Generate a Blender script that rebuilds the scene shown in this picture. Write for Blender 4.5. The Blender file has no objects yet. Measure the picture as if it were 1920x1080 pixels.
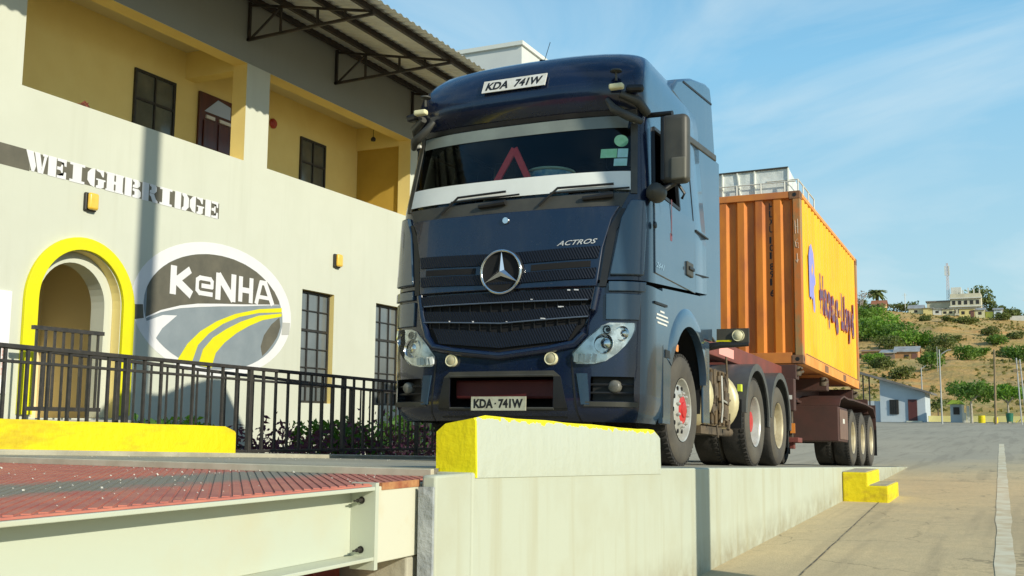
import bpy, math, random
from mathutils import Vector, Matrix, Euler, noise
R = math.radians
sc = bpy.context.scene
col = sc.collection

# ---------------------------------------------------------------- camera
YAW, PIT, ROL, FPX = 0.44337, 0.12528, 0.00735, 2005.2
cd = bpy.data.cameras.new('camera')
cd.sensor_width = 36.0
cd.lens = 36.0 * FPX / 1920.0
cd.clip_start = 0.05
cd.clip_end = 3000
cam = bpy.data.objects.new('camera', cd)
col.objects.link(cam)
fw = Vector((-math.sin(YAW) * math.cos(PIT), math.cos(YAW) * math.cos(PIT), math.sin(PIT)))
rt = Vector((math.cos(YAW), math.sin(YAW), 0))
up = rt.cross(fw)
cr, sr = math.cos(ROL), math.sin(ROL)
# the picture is rolled so that level lines drop a little to the right
rx = rt * cr + up * sr
ux = up * cr - rt * sr
mw = Matrix((rx, ux, -fw)).transposed().to_4x4()
mw.translation = Vector((4.0756, -8.3283, 0.3425))
cam.matrix_world = mw
sc.camera = cam

# ---------------------------------------------------------------- light
SUN_AZ, SUN_EL = R(20), R(23.3)       # toward +X, a little toward -Y
sv = Vector((math.cos(SUN_EL) * math.cos(SUN_AZ), -math.cos(SUN_EL) * math.sin(SUN_AZ), math.sin(SUN_EL)))
ld = bpy.data.lights.new('sun', 'SUN')
ld.energy = 4.3
ld.angle = R(0.6)
ld.color = (1.0, 0.94, 0.76)
sun = bpy.data.objects.new('sun', ld)
col.objects.link(sun)
sun.rotation_euler = (-sv).to_track_quat('-Z', 'Y').to_euler()
sun.location = (30, -12, 20)

w = bpy.data.worlds.new('World')
sc.world = w
w.use_nodes = True
nt = w.node_tree
nt.nodes.clear()
N = nt.nodes.new
L = nt.links.new
sky = N('ShaderNodeTexSky')
sky.sky_type = 'NISHITA'
sky.sun_disc = False
sky.sun_elevation = SUN_EL
sky.sun_rotation = R(90) + SUN_AZ
sky.air_density = 1.2
sky.dust_density = 1.6
sky.ozone_density = 1.2
tc = N('ShaderNodeTexCoord')
sxyz = N('ShaderNodeSeparateXYZ')
L(tc.outputs['Generated'], sxyz.inputs[0])
grad = N('ShaderNodeValToRGB')
SKY = 0.10                                   # strength of the sky
K = 1.0 / SKY
def stop(i, pos, c):
    e = grad.color_ramp.elements[i] if i < 2 else grad.color_ramp.elements.new(pos)
    e.position = pos; e.color = (*c, 1)
stop(0, 0.0, (0.50, 0.68, 0.67)); stop(1, 1.0, (0.04, 0.14, 0.32))
stop(2, 0.12, (0.43, 0.69, 0.80)); stop(3, 0.32, (0.25, 0.57, 0.83)); stop(4, 0.55, (0.10, 0.31, 0.58))
L(sxyz.outputs['Z'], grad.inputs[0])
gm = N('ShaderNodeVectorMath'); gm.operation = 'SCALE'; gm.inputs['Scale'].default_value = K
L(grad.outputs['Color'], gm.inputs[0])
m1 = N('ShaderNodeMixRGB'); m1.inputs[0].default_value = 0.88
L(sky.outputs['Color'], m1.inputs[1]); L(gm.outputs[0], m1.inputs[2])
mp = N('ShaderNodeMapping')
mp.inputs['Scale'].default_value = (1.0, 1.0, 3.2)
mp.inputs['Rotation'].default_value = (0.5, 0.35, 0.7)
nz = N('ShaderNodeTexNoise')
nz.inputs['Scale'].default_value = 2.2
nz.inputs['Detail'].default_value = 8
nz.inputs['Roughness'].default_value = 0.55
nz.inputs['Distortion'].default_value = 1.1
cr_ = N('ShaderNodeValToRGB')
cr_.color_ramp.elements[0].position = 0.46
cr_.color_ramp.elements[0].color = (0, 0, 0, 1)
cr_.color_ramp.elements[1].position = 0.78
cr_.color_ramp.elements[1].color = (0.70, 0.70, 0.70, 1)
mx = N('ShaderNodeMixRGB')
mx.inputs[2].default_value = (0.68 * K, 0.80 * K, 0.84 * K, 1)
bg = N('ShaderNodeBackground')
bg.inputs['Strength'].default_value = SKY
wo = N('ShaderNodeOutputWorld')
L(tc.outputs['Generated'], mp.inputs['Vector'])
L(mp.outputs['Vector'], nz.inputs['Vector'])
L(nz.outputs['Fac'], cr_.inputs['Fac'])
L(cr_.outputs['Color'], mx.inputs[0])
L(m1.outputs['Color'], mx.inputs[1])
L(mx.outputs['Color'], bg.inputs['Color'])
L(bg.outputs['Background'], wo.inputs['Surface'])

sc.render.engine = 'CYCLES'
sc.view_settings.view_transform = 'Standard'
sc.view_settings.look = 'None'
sc.view_settings.exposure = 0.12
sc.view_settings.gamma = 1
sc.cycles.max_bounces = 6
sc.cycles.use_denoising = True

# ---------------------------------------------------------------- materials
def nodes(name):
    m = bpy.data.materials.new(name)
    m.use_nodes = True
    t = m.node_tree
    return m, t, t.nodes['Principled BSDF']

def setc(b, c, rough, metal=0, coat=0, spec=0.5):
    b.inputs['Base Color'].default_value = (*c, 1)
    b.inputs['Roughness'].default_value = rough
    b.inputs['Metallic'].default_value = metal
    b.inputs['Coat Weight'].default_value = coat
    b.inputs['Coat Roughness'].default_value = 0.08
    b.inputs['Specular IOR Level'].default_value = spec

def noise_fac(t, scale, lo=0.35, hi=0.65, stretch=(1, 1, 1), detail=6, coord='Object', rough=0.6):
    tc = t.nodes.new('ShaderNodeTexCoord')
    mp = t.nodes.new('ShaderNodeMapping')
    mp.inputs['Scale'].default_value = stretch
    n = t.nodes.new('ShaderNodeTexNoise')
    n.inputs['Scale'].default_value = scale
    n.inputs['Detail'].default_value = detail
    n.inputs['Roughness'].default_value = rough
    r = t.nodes.new('ShaderNodeMapRange')
    r.inputs['From Min'].default_value = lo
    r.inputs['From Max'].default_value = hi
    t.links.new(tc.outputs[coord], mp.inputs['Vector'])
    t.links.new(mp.outputs['Vector'], n.inputs['Vector'])
    t.links.new(n.outputs['Fac'], r.inputs['Value'])
    return r.outputs['Result'], n

def mixc(t, fac, a, b):
    m = t.nodes.new('ShaderNodeMix')
    m.data_type = 'RGBA'
    if hasattr(fac, 'links') or hasattr(fac, 'node'):
        t.links.new(fac, m.inputs[0])
    else:
        m.inputs[0].default_value = fac
    for s, v in ((6, a), (7, b)):
        if isinstance(v, tuple):
            m.inputs[s].default_value = (*v, 1)
        else:
            t.links.new(v, m.inputs[s])
    return m.outputs[2]

def math_(t, op, a, b=None):
    m = t.nodes.new('ShaderNodeMath')
    m.operation = op
    for i, v in enumerate((a, b)):
        if v is None:
            continue
        if isinstance(v, (int, float)):
            m.inputs[i].default_value = v
        else:
            t.links.new(v, m.inputs[i])
    return m.outputs[0]

def bump(t, b, scale=40, strength=0.2, dist=0.01, stretch=(1, 1, 1)):
    f, n = noise_fac(t, scale, 0, 1, stretch)
    bp = t.nodes.new('ShaderNodeBump')
    bp.inputs['Strength'].default_value = strength
    bp.inputs['Distance'].default_value = dist
    t.links.new(n.outputs['Fac'], bp.inputs['Height'])
    t.links.new(bp.outputs['Normal'], b.inputs['Normal'])
    return bp

def mat(name, c, c2=None, scale=3, rough=0.6, metal=0, coat=0, bmp=0, bscale=40, stretch=(1, 1, 1), lo=0.35, hi=0.65, spec=0.5, rvar=0.0, bdist=0.01):
    if name in bpy.data.materials:
        return bpy.data.materials[name]
    m, t, b = nodes(name)
    setc(b, c, rough, metal, coat, spec)
    if c2:
        f, n = noise_fac(t, scale, lo, hi, stretch)
        t.links.new(mixc(t, f, c, c2), b.inputs['Base Color'])
        if rvar:
            t.links.new(math_(t, 'ADD', math_(t, 'MULTIPLY', f, rvar), rough), b.inputs['Roughness'])
    if bmp:
        bump(t, b, bscale, bmp, bdist)
    return m

def glass_mat(name, tint, refl=0.12, rough=0.02, trans=0.75):
    """thin sheet: mostly see-through, mirror at grazing angles"""
    m, t, b = nodes(name)
    t.nodes.remove(b)
    tr = t.nodes.new('ShaderNodeBsdfTransparent')
    tr.inputs['Color'].default_value = (*tint, 1)
    gl = t.nodes.new('ShaderNodeBsdfGlossy')
    gl.inputs['Roughness'].default_value = rough
    gl.inputs['Color'].default_value = (0.9, 0.95, 1, 1)
    fr = t.nodes.new('ShaderNodeFresnel')
    fr.inputs['IOR'].default_value = 1.26
    ad = math_(t, 'ADD', fr.outputs['Fac'], refl)
    ad = math_(t, 'MINIMUM', ad, 1.0)
    ms = t.nodes.new('ShaderNodeMixShader')
    t.links.new(ad, ms.inputs[0])
    t.links.new(tr.outputs[0], ms.inputs[1])
    t.links.new(gl.outputs[0], ms.inputs[2])
    t.links.new(ms.outputs[0], t.nodes['Material Output'].inputs['Surface'])
    return m

def leaf_mat(name, a, b2, scale=1.2):
    m, t, b = nodes(name)
    setc(b, a, 0.6, spec=0.3)
    f, n = noise_fac(t, scale, 0.35, 0.65)
    t.links.new(mixc(t, f, a, b2), b.inputs['Base Color'])
    b.inputs['Subsurface Weight'].default_value = 0.0
    tl = t.nodes.new('ShaderNodeBsdfTranslucent')
    tl.inputs['Color'].default_value = (b2[0] * 1.3, b2[1] * 1.5, b2[2] * 0.6, 1)
    ms = t.nodes.new('ShaderNodeMixShader')
    ms.inputs[0].default_value = 0.25
    t.links.new(b.outputs[0], ms.inputs[1])
    t.links.new(tl.outputs[0], ms.inputs[2])
    t.links.new(ms.outputs[0], t.nodes['Material Output'].inputs['Surface'])
    return m

# ---------------------------------------------------------------- mesh builder
ORG = {}
class MB:
    def __init__(s):
        s.v = []; s.f = []; s.m = []
    def add(s, vs, fs, mi=0):
        o = len(s.v)
        s.v += [tuple(p) for p in vs]
        for f in fs:
            s.f.append(tuple(i + o for i in f)); s.m.append(mi)
        return s
    def box(s, x0, x1, y0, y1, z0, z1, mi=0):
        vs = [(x, y, z) for x in (x0, x1) for y in (y0, y1) for z in (z0, z1)]
        return s.add(vs, [(0, 1, 3, 2), (4, 6, 7, 5), (0, 4, 5, 1), (2, 3, 7, 6), (0, 2, 6, 4), (1, 5, 7, 3)], mi)
    def rbox(s, c, size, rot, mi=0):
        e = Euler(rot).to_matrix()
        vs = [Vector(c) + e @ Vector((sx * size[0] / 2, sy * size[1] / 2, sz * size[2] / 2)) for sx in (-1, 1) for sy in (-1, 1) for sz in (-1, 1)]
        return s.add(vs, [(0, 1, 3, 2), (4, 6, 7, 5), (0, 4, 5, 1), (2, 3, 7, 6), (0, 2, 6, 4), (1, 5, 7, 3)], mi)
    def prism(s, poly, ax, a, b, mi=0):
        def p3(u, v, q):
            return {'x': (q, u, v), 'y': (u, q, v), 'z': (u, v, q)}[ax]
        n = len(poly)
        vs = [p3(u, v, a) for u, v in poly] + [p3(u, v, b) for u, v in poly]
        fs = [tuple(range(n)), tuple(range(2 * n - 1, n - 1, -1))] + [(i, (i + 1) % n, n + (i + 1) % n, n + i) for i in range(n)]
        return s.add(vs, fs, mi)
    def beam(s, p, q, wd, h=None, mi=0, upv=(0, 0, 1)):
        h = h or wd
        p, q = Vector(p), Vector(q)
        d = (q - p).normalized()
        u = Vector(upv)
        if abs(d.dot(u)) > 0.98:
            u = Vector((1, 0, 0))
        a = d.cross(u).normalized()
        b = a.cross(d).normalized()
        vs = [e + a * sx * wd / 2 + b * sz * h / 2 for e in (p, q) for sx, sz in ((-1, -1), (1, -1), (1, 1), (-1, 1))]
        return s.add(vs, [(0, 1, 2, 3), (7, 6, 5, 4)] + [(i, (i + 1) % 4, 4 + (i + 1) % 4, 4 + i) for i in range(4)], mi)
    def tube(s, pts, r, n=8, mi=0):
        pts = [Vector(p) for p in pts]
        rs = r if isinstance(r, (list, tuple)) else [r] * len(pts)
        vs = []
        for i, p in enumerate(pts):
            d = (pts[min(i + 1, len(pts) - 1)] - pts[max(i - 1, 0)]).normalized()
            u = Vector((0, 0, 1)) if abs(d.z) < 0.9 else Vector((1, 0, 0))
            a = d.cross(u).normalized(); b = a.cross(d).normalized()
            vs += [p + (a * math.cos(k * 2 * math.pi / n) + b * math.sin(k * 2 * math.pi / n)) * rs[i] for k in range(n)]
        fs = []
        for i in range(len(pts) - 1):
            for k in range(n):
                fs.append((i * n + k, i * n + (k + 1) % n, (i + 1) * n + (k + 1) % n, (i + 1) * n + k))
        fs.append(tuple(range(n - 1, -1, -1)))
        fs.append(tuple((len(pts) - 1) * n + k for k in range(n)))
        return s.add(vs, fs, mi)
    def lathe(s, prof, c=(0, 0, 0), ax='x', n=32, mi=0, a0=0.0, a1=2 * math.pi):
        """prof: (radius, position along the axis)"""
        full = abs(a1 - a0 - 2 * math.pi) < 1e-6
        k = n if full else n + 1
        vs = []
        for r, h in prof:
            for i in range(k):
                t = a0 + (a1 - a0) * i / n
                u, v = r * math.cos(t), r * math.sin(t)
                q = {'x': (h, u, v), 'y': (u, h, v), 'z': (u, v, h)}[ax]
                vs.append((q[0] + c[0], q[1] + c[1], q[2] + c[2]))
        fs = []
        for j in range(len(prof) - 1):
            for i in range(n):
                i2 = (i + 1) % k
                fs.append((j * k + i, j * k + i2, (j + 1) * k + i2, (j + 1) * k + i))
        return s.add(vs, fs, mi)
    def grid(s, rows, mi=0, flip=False):
        m = len(rows[0])
        vs = [p for r in rows for p in r]
        fs = [(j * m + i, j * m + i + 1, (j + 1) * m + i + 1, (j + 1) * m + i) for j in range(len(rows) - 1) for i in range(m - 1)]
        return s.add(vs, fs, mi)
    def slab(s, front, back, mi=0):
        """two matching grids of points joined round their rim"""
        m, k = len(front[0]), len(front)
        o = len(s.v)
        s.grid(front, mi); s.grid(back, mi)
        B = o + m * k
        rim = [i for i in range(m)] + [j * m + m - 1 for j in range(1, k)] + [(k - 1) * m + i for i in range(m - 2, -1, -1)] + [j * m for j in range(k - 2, 0, -1)]
        for a, b in zip(rim, rim[1:] + rim[:1]):
            s.f.append((o + a, o + b, B + b, B + a)); s.m.append(mi)
        return s
    def build(s, name, mats, parent=None, org=None, bevel=0, smooth=None, normals=True, seg=2):
        if not isinstance(mats, (list, tuple)):
            mats = [mats]
        if org is None:
            org = ORG.get(parent.name, (0, 0, 0)) if parent else (0, 0, 0)
        me = bpy.data.meshes.new(name)
        me.from_pydata([(x - org[0], y - org[1], z - org[2]) for x, y, z in s.v], [], s.f)
        for m in mats:
            me.materials.append(m)
        if len(mats) > 1:
            me.polygons.foreach_set('material_index', s.m)
        if normals:
            import bmesh
            bm = bmesh.new(); bm.from_mesh(me)
            bmesh.ops.recalc_face_normals(bm, faces=bm.faces)
            bm.to_mesh(me); bm.free()
        if smooth:
            me.polygons.foreach_set('use_smooth', [True] * len(me.polygons))
            me.set_sharp_from_angle(angle=R(smooth))
        me.update()
        o = bpy.data.objects.new(name, me)
        col.objects.link(o)
        if parent:
            o.parent = parent
            ORG[o.name] = org
        else:
            o.location = org
            ORG[o.name] = org
        if bevel:
            bv = o.modifiers.new('bevel', 'BEVEL')
            bv.width = bevel; bv.segments = seg; bv.limit_method = 'ANGLE'; bv.angle_limit = R(40)
        return o

def tag(o, label=None, cat=None, group=None, kind=None):
    if label: o['label'] = label
    if cat: o['category'] = cat
    if group: o['group'] = group
    if kind: o['kind'] = kind
    return o

def thing(name, label, cat, loc=(0, 0, 0), group=None, rot=None, org=None):
    o = bpy.data.objects.new(name, None)
    o.empty_display_size = 0.2
    col.objects.link(o)
    o.location = loc
    if rot: o.rotation_euler = rot
    ORG[o.name] = org if org is not None else tuple(loc)
    return tag(o, label, cat, group)

def sub(name, parent):
    """an Empty part, at its parent's origin"""
    o = bpy.data.objects.new(name, None)
    o.empty_display_size = 0.1
    col.objects.link(o); o.parent = parent
    ORG[o.name] = ORG[parent.name]
    return o

def copy_tree(o, parent=None):
    c = o.copy(); col.objects.link(c)
    if parent is not None: c.parent = parent
    ORG[c.name] = ORG.get(o.name, (0, 0, 0))
    for ch in list(o.children):
        copy_tree(ch, c)
    return c

def text_into(mb, body, wd, h, fn, depth=0.0, bold=0.0, shear=0.0, mi=0):
    cu = bpy.data.curves.new('t', 'FONT')
    cu.body = body; cu.offset = bold; cu.shear = shear; cu.resolution_u = 3
    ob = bpy.data.objects.new('t', cu)
    me = bpy.data.meshes.new_from_object(ob)
    xs = [v.co.x for v in me.vertices]; ys = [v.co.y for v in me.vertices]
    x0, x1, y0, y1 = min(xs), max(xs), min(ys), max(ys)
    pts = [((v.co.x - x0) / (x1 - x0) * wd, (v.co.y - y0) / (y1 - y0) * h) for v in me.vertices]
    fs = [tuple(p.vertices) for p in me.polygons]
    mb.add([fn(u, v, depth) for u, v in pts], fs, mi)
    bpy.data.objects.remove(ob); bpy.data.curves.remove(cu); bpy.data.meshes.remove(me)

def foliage(mb, blobs, n, size, rng, mi=0, flat=0.0):
    """n leaf clumps spread through ellipsoid blobs [(centre, radii)]"""
    tot = sum(b[1][0] * b[1][1] * b[1][2] for b in blobs)
    for c, r in blobs:
        k = max(3, int(n * r[0] * r[1] * r[2] / tot))
        for _ in range(k):
            d = Vector((rng.gauss(0, 1), rng.gauss(0, 1), rng.gauss(0, 1))).normalized()
            q = rng.random() ** 0.4
            bumpy = 1 + 0.25 * noise.noise(d * 2.5 + Vector(c))
            p = Vector(c) + Vector((d.x * r[0], d.y * r[1], d.z * r[2])) * q * bumpy
            s = size * rng.uniform(0.6, 1.4)
            a = Vector((rng.gauss(0, 1), rng.gauss(0, 1), rng.gauss(0, 1))).normalized()
            b = a.cross(Vector((rng.gauss(0, 1), rng.gauss(0, 1), rng.gauss(0, 1)))).normalized()
            mb.add([p - a * s - b * s * 0.35, p + a * s * 0.2 - b * s * 0.6, p + a * s, p + a * s * 0.1 + b * s * 0.6], [(0, 1, 2, 3)], mi)
# ---------------------------------------------------------------- site materials
def zg(y):
    return -0.83 + 0.0155 * min(y, 110)
SL = 0.0326
def zr(y):
    return -SL * y

M = {}
# cream render with faint vertical dirt
def render_mat(name, c, dirt, amount=0.5, vs=6.0, base=None, blot=0.35):
    m, t, b = nodes(name)
    setc(b, c, 0.85, spec=0.2)
    f, _ = noise_fac(t, 1.6, 0.45, 0.8, (1, 1, 1))
    g, _ = noise_fac(t, vs, 0.50, 0.80, (1, 1, 0.07), detail=4)
    k = math_(t, 'MULTIPLY', math_(t, 'MAXIMUM', math_(t, 'MULTIPLY', f, 0.6), g), amount)
    cc = mixc(t, k, c, dirt)
    # small scuffs and pock marks
    h, _ = noise_fac(t, 11, 0.66, 0.74, (1, 1, 0.6), detail=9, rough=0.8)
    cc = mixc(t, math_(t, 'MULTIPLY', h, blot), cc, (dirt[0] * .45, dirt[1] * .42, dirt[2] * .38))
    # large soft patches of repaint
    w_, _ = noise_fac(t, 0.45, 0.48, 0.56, detail=2)
    cc = mixc(t, math_(t, 'MULTIPLY', w_, 0.18), cc, (c[0] * .86, c[1] * .86, c[2] * .84))
    if base is not None:      # splash dirt climbing from the foot of the wall
        geo = t.nodes.new('ShaderNodeNewGeometry')
        s3 = t.nodes.new('ShaderNodeSeparateXYZ'); t.links.new(geo.outputs['Position'], s3.inputs[0])
        n2, _ = noise_fac(t, 5, 0.3, 0.75, detail=8)
        hh = math_(t, 'SUBTRACT', s3.outputs['Z'], math_(t, 'MULTIPLY', s3.outputs['Y'], 0.0155))
        q_ = t.nodes.new('ShaderNodeMapRange'); q_.inputs['From Min'].default_value = base + .05; q_.inputs['From Max'].default_value = base + .30; q_.inputs['To Min'].default_value = 1; q_.inputs['To Max'].default_value = 0
        t.links.new(hh, q_.inputs['Value'])
        cc = mixc(t, math_(t, 'MULTIPLY', math_(t, 'MULTIPLY', q_.outputs['Result'], n2), .8), cc, (0.24, 0.20, 0.12))
    t.links.new(cc, b.inputs['Base Color'])
    bump(t, b, 60, 0.25, 0.004)
    return m
M['wall'] = render_mat('cream_render', (0.57, 0.585, 0.50), (0.48, 0.49, 0.40), 0.45, 5.0, None, 0.12)
M['ramp_wall'] = render_mat('ramp_wall_paint', (0.47, 0.495, 0.40), (0.38, 0.35, 0.22), 0.85, 4.0, -0.83, 0.5)
M['ochre'] = mat('ochre_paint', (0.86, 0.70, 0.28), (0.82, 0.65, 0.25), 1.5, 0.8, bmp=0.1)
M['ceil'] = mat('ceiling_paint', (0.74, 0.68, 0.48), None, rough=0.9)
M['grey_paint'] = mat('grey_wall_paint', (0.19, 0.195, 0.18), (0.16, 0.165, 0.155), 2, 0.85, bmp=0.1)
M['yellow'] = mat('yellow_wall_paint', (0.72, 0.68, 0.0), (0.66, 0.58, 0.01), 2.4, 0.7, bmp=0.25, lo=.45, hi=.8)
M['white'] = mat('white_wall_paint', (0.72, 0.72, 0.74), (0.68, 0.68, 0.70), 3, 0.7)
M['dkgrey'] = mat('dark_grey_mural_paint', (0.095, 0.09, 0.07), (0.13, 0.12, 0.09), 3, 0.8)
M['slate'] = mat('slate_mural_paint', (0.20, 0.24, 0.27), (0.24, 0.28, 0.31), 2.5, 0.8)
M['black_metal'] = mat('black_painted_metal', (0.018, 0.018, 0.018), (0.035, 0.03, 0.025), 12, 0.5)
M['rail'] = mat('dark_railing_paint', (0.03, 0.03, 0.03), (0.055, 0.05, 0.045), 14, 0.45)
M['rust'] = mat('rusty_black_steel', (0.022, 0.02, 0.018), (0.05, 0.035, 0.025), 6, 0.7)
M['pane'] = mat('window_pane', (0.10, 0.12, 0.13), (0.16, 0.18, 0.19), 0.8, 0.12, spec=0.7)
M['dpane'] = mat('dark_window_pane', (0.07, 0.075, 0.07), (0.15, 0.16, 0.13), 0.9, 0.1, spec=0.6)
M['wood'] = mat('reddish_door_wood', (0.10, 0.02, 0.012), (0.06, 0.012, 0.008), 8, 0.35, stretch=(1, 1, 0.2), coat=0.3)
M['sheet'] = mat('roof_sheet', (0.62, 0.63, 0.60), (0.48, 0.48, 0.45), 1.0, 0.5, metal=0.2)
M['soil'] = mat('bed_soil', (0.07, 0.05, 0.035), (0.12, 0.09, 0.06), 5, 0.95, bmp=0.6, bscale=20)

# yard: tan concrete near, grey asphalt beyond, worn patches
m, t, b = nodes('yard_surface'); M['yard'] = m
setc(b, (0.4, 0.3, 0.2), 0.9, spec=0.15)
f1, _ = noise_fac(t, 0.9, 0.35, 0.7)
f2, _ = noise_fac(t, 14, 0.3, 0.75, (1, 0.35, 1))
c1 = mixc(t, f1, (0.72, 0.57, 0.33), (0.60, 0.49, 0.30))
c1 = mixc(t, math_(t, 'MULTIPLY', f2, 0.35), c1, (0.42, 0.35, 0.21))
pf, _ = noise_fac(t, 2.2, 0.56, 0.66, (1, 0.45, 1), detail=9, rough=0.75)
geo = t.nodes.new('ShaderNodeNewGeometry')
sx = t.nodes.new('ShaderNodeSeparateXYZ'); t.links.new(geo.outputs['Position'], sx.inputs[0])
def ramp_(t, val, a, b_):
    r = t.nodes.new('ShaderNodeMapRange')
    r.inputs['From Min'].default_value = a; r.inputs['From Max'].default_value = b_
    t.links.new(val, r.inputs['Value'])
    return r.outputs['Result']
patch = math_(t, 'MULTIPLY', pf, math_(t, 'MULTIPLY', ramp_(t, sx.outputs['X'], 2.5, 3.6), ramp_(t, sx.outputs['Y'], 2, 7)))
c1 = mixc(t, math_(t, 'MULTIPLY', patch, 0.75), c1, (0.17, 0.15, 0.12))
f3, _ = noise_fac(t, 0.35, 0.3, 0.7, (1, 0.3, 1))
c2 = mixc(t, f3, (0.37, 0.335, 0.26), (0.47, 0.42, 0.32))
fl, nn = noise_fac(t, 0.25, 0, 1)
yy = math_(t, 'ADD', sx.outputs['Y'], math_(t, 'MULTIPLY', fl, 14))
yy = math_(t, 'SUBTRACT', yy, math_(t, 'MULTIPLY', sx.outputs['X'], 1.6))
blend = ramp_(t, yy, 16, 26)
cf = mixc(t, blend, c1, c2)
sp_, _ = noise_fac(t, 3.2, 0.62, 0.70, (1, 0.7, 1), detail=10, rough=.8)
cf = mixc(t, math_(t, 'MULTIPLY', sp_, .55), cf, (0.13, 0.11, 0.08))
ty_, _ = noise_fac(t, 2.6, 0.52, 0.62, (1, 0.05, 1), detail=3)
cf = mixc(t, math_(t, 'MULTIPLY', ty_, .22), cf, (0.16, 0.14, 0.11))
br_, _ = noise_fac(t, 60, 0.35, 0.75, detail=4)
cf = mixc(t, math_(t, 'MULTIPLY', br_, .35), cf, (0.22, 0.185, 0.12))
vo = t.nodes.new('ShaderNodeTexVoronoi'); vo.feature = 'DISTANCE_TO_EDGE'; vo.inputs['Scale'].default_value = .55
wn_, nn3 = noise_fac(t, 3, 0, 1, detail=6)
vm = t.nodes.new('ShaderNodeVectorMath'); vm.operation = 'ADD'
vs_ = t.nodes.new('ShaderNodeVectorMath'); vs_.operation = 'SCALE'; vs_.inputs['Scale'].default_value = .35
t.links.new(nn3.outputs['Color'], vs_.inputs[0]); t.links.new(geo.outputs['Position'], vm.inputs[0]); t.links.new(vs_.outputs[0], vm.inputs[1]); t.links.new(vm.outputs[0], vo.inputs['Vector'])
crk = math_(t, 'LESS_THAN', vo.outputs['Distance'], .006)
cf = mixc(t, math_(t, 'MULTIPLY', crk, math_(t, 'MULTIPLY', f1, .55)), cf, (0.10, 0.085, 0.06))
t.links.new(cf, b.inputs['Base Color'])
bump(t, b, 45, 0.6, 0.008)

M['asphalt'] = mat('ramp_concrete', (0.27, 0.26, 0.21), (0.38, 0.36, 0.28), 1.3, 0.9, bmp=0.4)
M['concrete'] = mat('bare_concrete', (0.46, 0.43, 0.33), (0.30, 0.28, 0.22), 2.5, 0.9, bmp=0.5, bscale=25)
M['line'] = mat('worn_line_paint', (0.70, 0.65, 0.48), (0.60, 0.49, 0.30), 2.6, 0.8, lo=0.42, hi=0.60, bmp=0.2)
M['joint'] = mat('joint_filler', (0.10, 0.085, 0.06), (0.32, 0.27, 0.17), 7, 0.95, lo=0.45, hi=0.6)

# painted kerb block: yellow, but cream on its roadside face with yellow run over the top edge
m, t, b = nodes('kerb_block_paint'); M['block'] = m
setc(b, (0.8, 0.7, 0), 0.6)
geo = t.nodes.new('ShaderNodeNewGeometry')
sp = t.nodes.new('ShaderNodeSeparateXYZ'); t.links.new(geo.outputs['Position'], sp.inputs[0])
sn = t.nodes.new('ShaderNodeSeparateXYZ'); t.links.new(geo.outputs['True Normal'], sn.inputs[0])
top = math_(t, 'SUBTRACT', 0.285, math_(t, 'MULTIPLY', math_(t, 'ADD', sp.outputs['Y'], 0.95), 0.0326))
d = math_(t, 'SUBTRACT', top, sp.outputs['Z'])          # depth below the top edge
fn_, _ = noise_fac(t, 9, 0.4, 0.72, (1, 1, 0.15), detail=5)
edge = math_(t, 'SUBTRACT', math_(t, 'MULTIPLY', fn_, 0.034), math_(t, 'SUBTRACT', d, 0.002))
side_y = math_(t, 'GREATER_THAN', edge, 0)
is_side = math_(t, 'GREATER_THAN', sn.outputs['X'], 0.8)
nearend = math_(t, 'LESS_THAN', sp.outputs['Y'], -3.795)
k = math_(t, 'MAXIMUM', math_(t, 'SUBTRACT', 1, is_side), math_(t, 'MAXIMUM', side_y, nearend))
dirt, _ = noise_fac(t, 7, 0.55, 0.72, (1, 0.4, 1), detail=8)
yel = mixc(t, math_(t, 'MULTIPLY', dirt, 0.5), (0.80, 0.70, 0.0), (0.50, 0.36, 0.02))
pk, _ = noise_fac(t, 13, 0.62, 0.72, detail=9, rough=.8)
cream = mixc(t, math_(t, 'MULTIPLY', pk, .5), mixc(t, fn_, (0.48, 0.505, 0.41), (0.46, 0.48, 0.38)), (0.34, 0.31, 0.2))
t.links.new(mixc(t, k, cream, yel), b.inputs['Base Color'])
bump(t, b, 11, 0.35, 0.03)
M['block_yellow'] = mat('kerb_yellow_paint', (0.74, 0.60, 0.0), (0.42, 0.25, 0.02), 3.0, 0.65, bmp=0.6, bscale=12, lo=0.50, hi=0.78, bdist=0.02, stretch=(1, .5, 2))

# weighbridge deck: red ribbed plate, worn grey wheel tracks
m, t, b = nodes('deck_plate_paint'); M['deck'] = m
setc(b, (0.5, 0.1, 0.06), 0.6)
geo = t.nodes.new('ShaderNodeNewGeometry')
sp = t.nodes.new('ShaderNodeSeparateXYZ'); t.links.new(geo.outputs['Position'], sp.inputs[0])
nf, _ = noise_fac(t, 6, 0.3, 0.7)
tr = math_(t, 'ABSOLUTE', math_(t, 'SUBTRACT', sp.outputs['X'], 0.75))
tr = math_(t, 'SUBTRACT', 0.42, math_(t, 'ADD', tr, math_(t, 'MULTIPLY', nf, 0.22)))
k = ramp_(t, tr, -0.05, 0.12)
c = mixc(t, nf, (0.56, 0.20, 0.13), (0.40, 0.12, 0.10))
c = mixc(t, k, c, (0.22, 0.205, 0.165))
t.links.new(c, b.inputs['Base Color'])
M['beam_paint'] = mat('pale_beam_paint', (0.49, 0.52, 0.42), (0.50, 0.47, 0.33), 1.6, 0.45, bmp=0.05, lo=0.5, hi=0.8)
M['beam_plate'] = mat('cream_plate_paint', (0.60, 0.585, 0.46), (0.58, 0.48, 0.30), 2.2, 0.5, lo=0.62, hi=0.8)
M['rusty'] = mat('rust', (0.30, 0.09, 0.04), (0.55, 0.30, 0.12), 8, 0.9, bmp=0.4)
M['redlead'] = mat('red_oxide', (0.28, 0.05, 0.03), (0.2, 0.04, 0.03), 5, 0.7)
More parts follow.
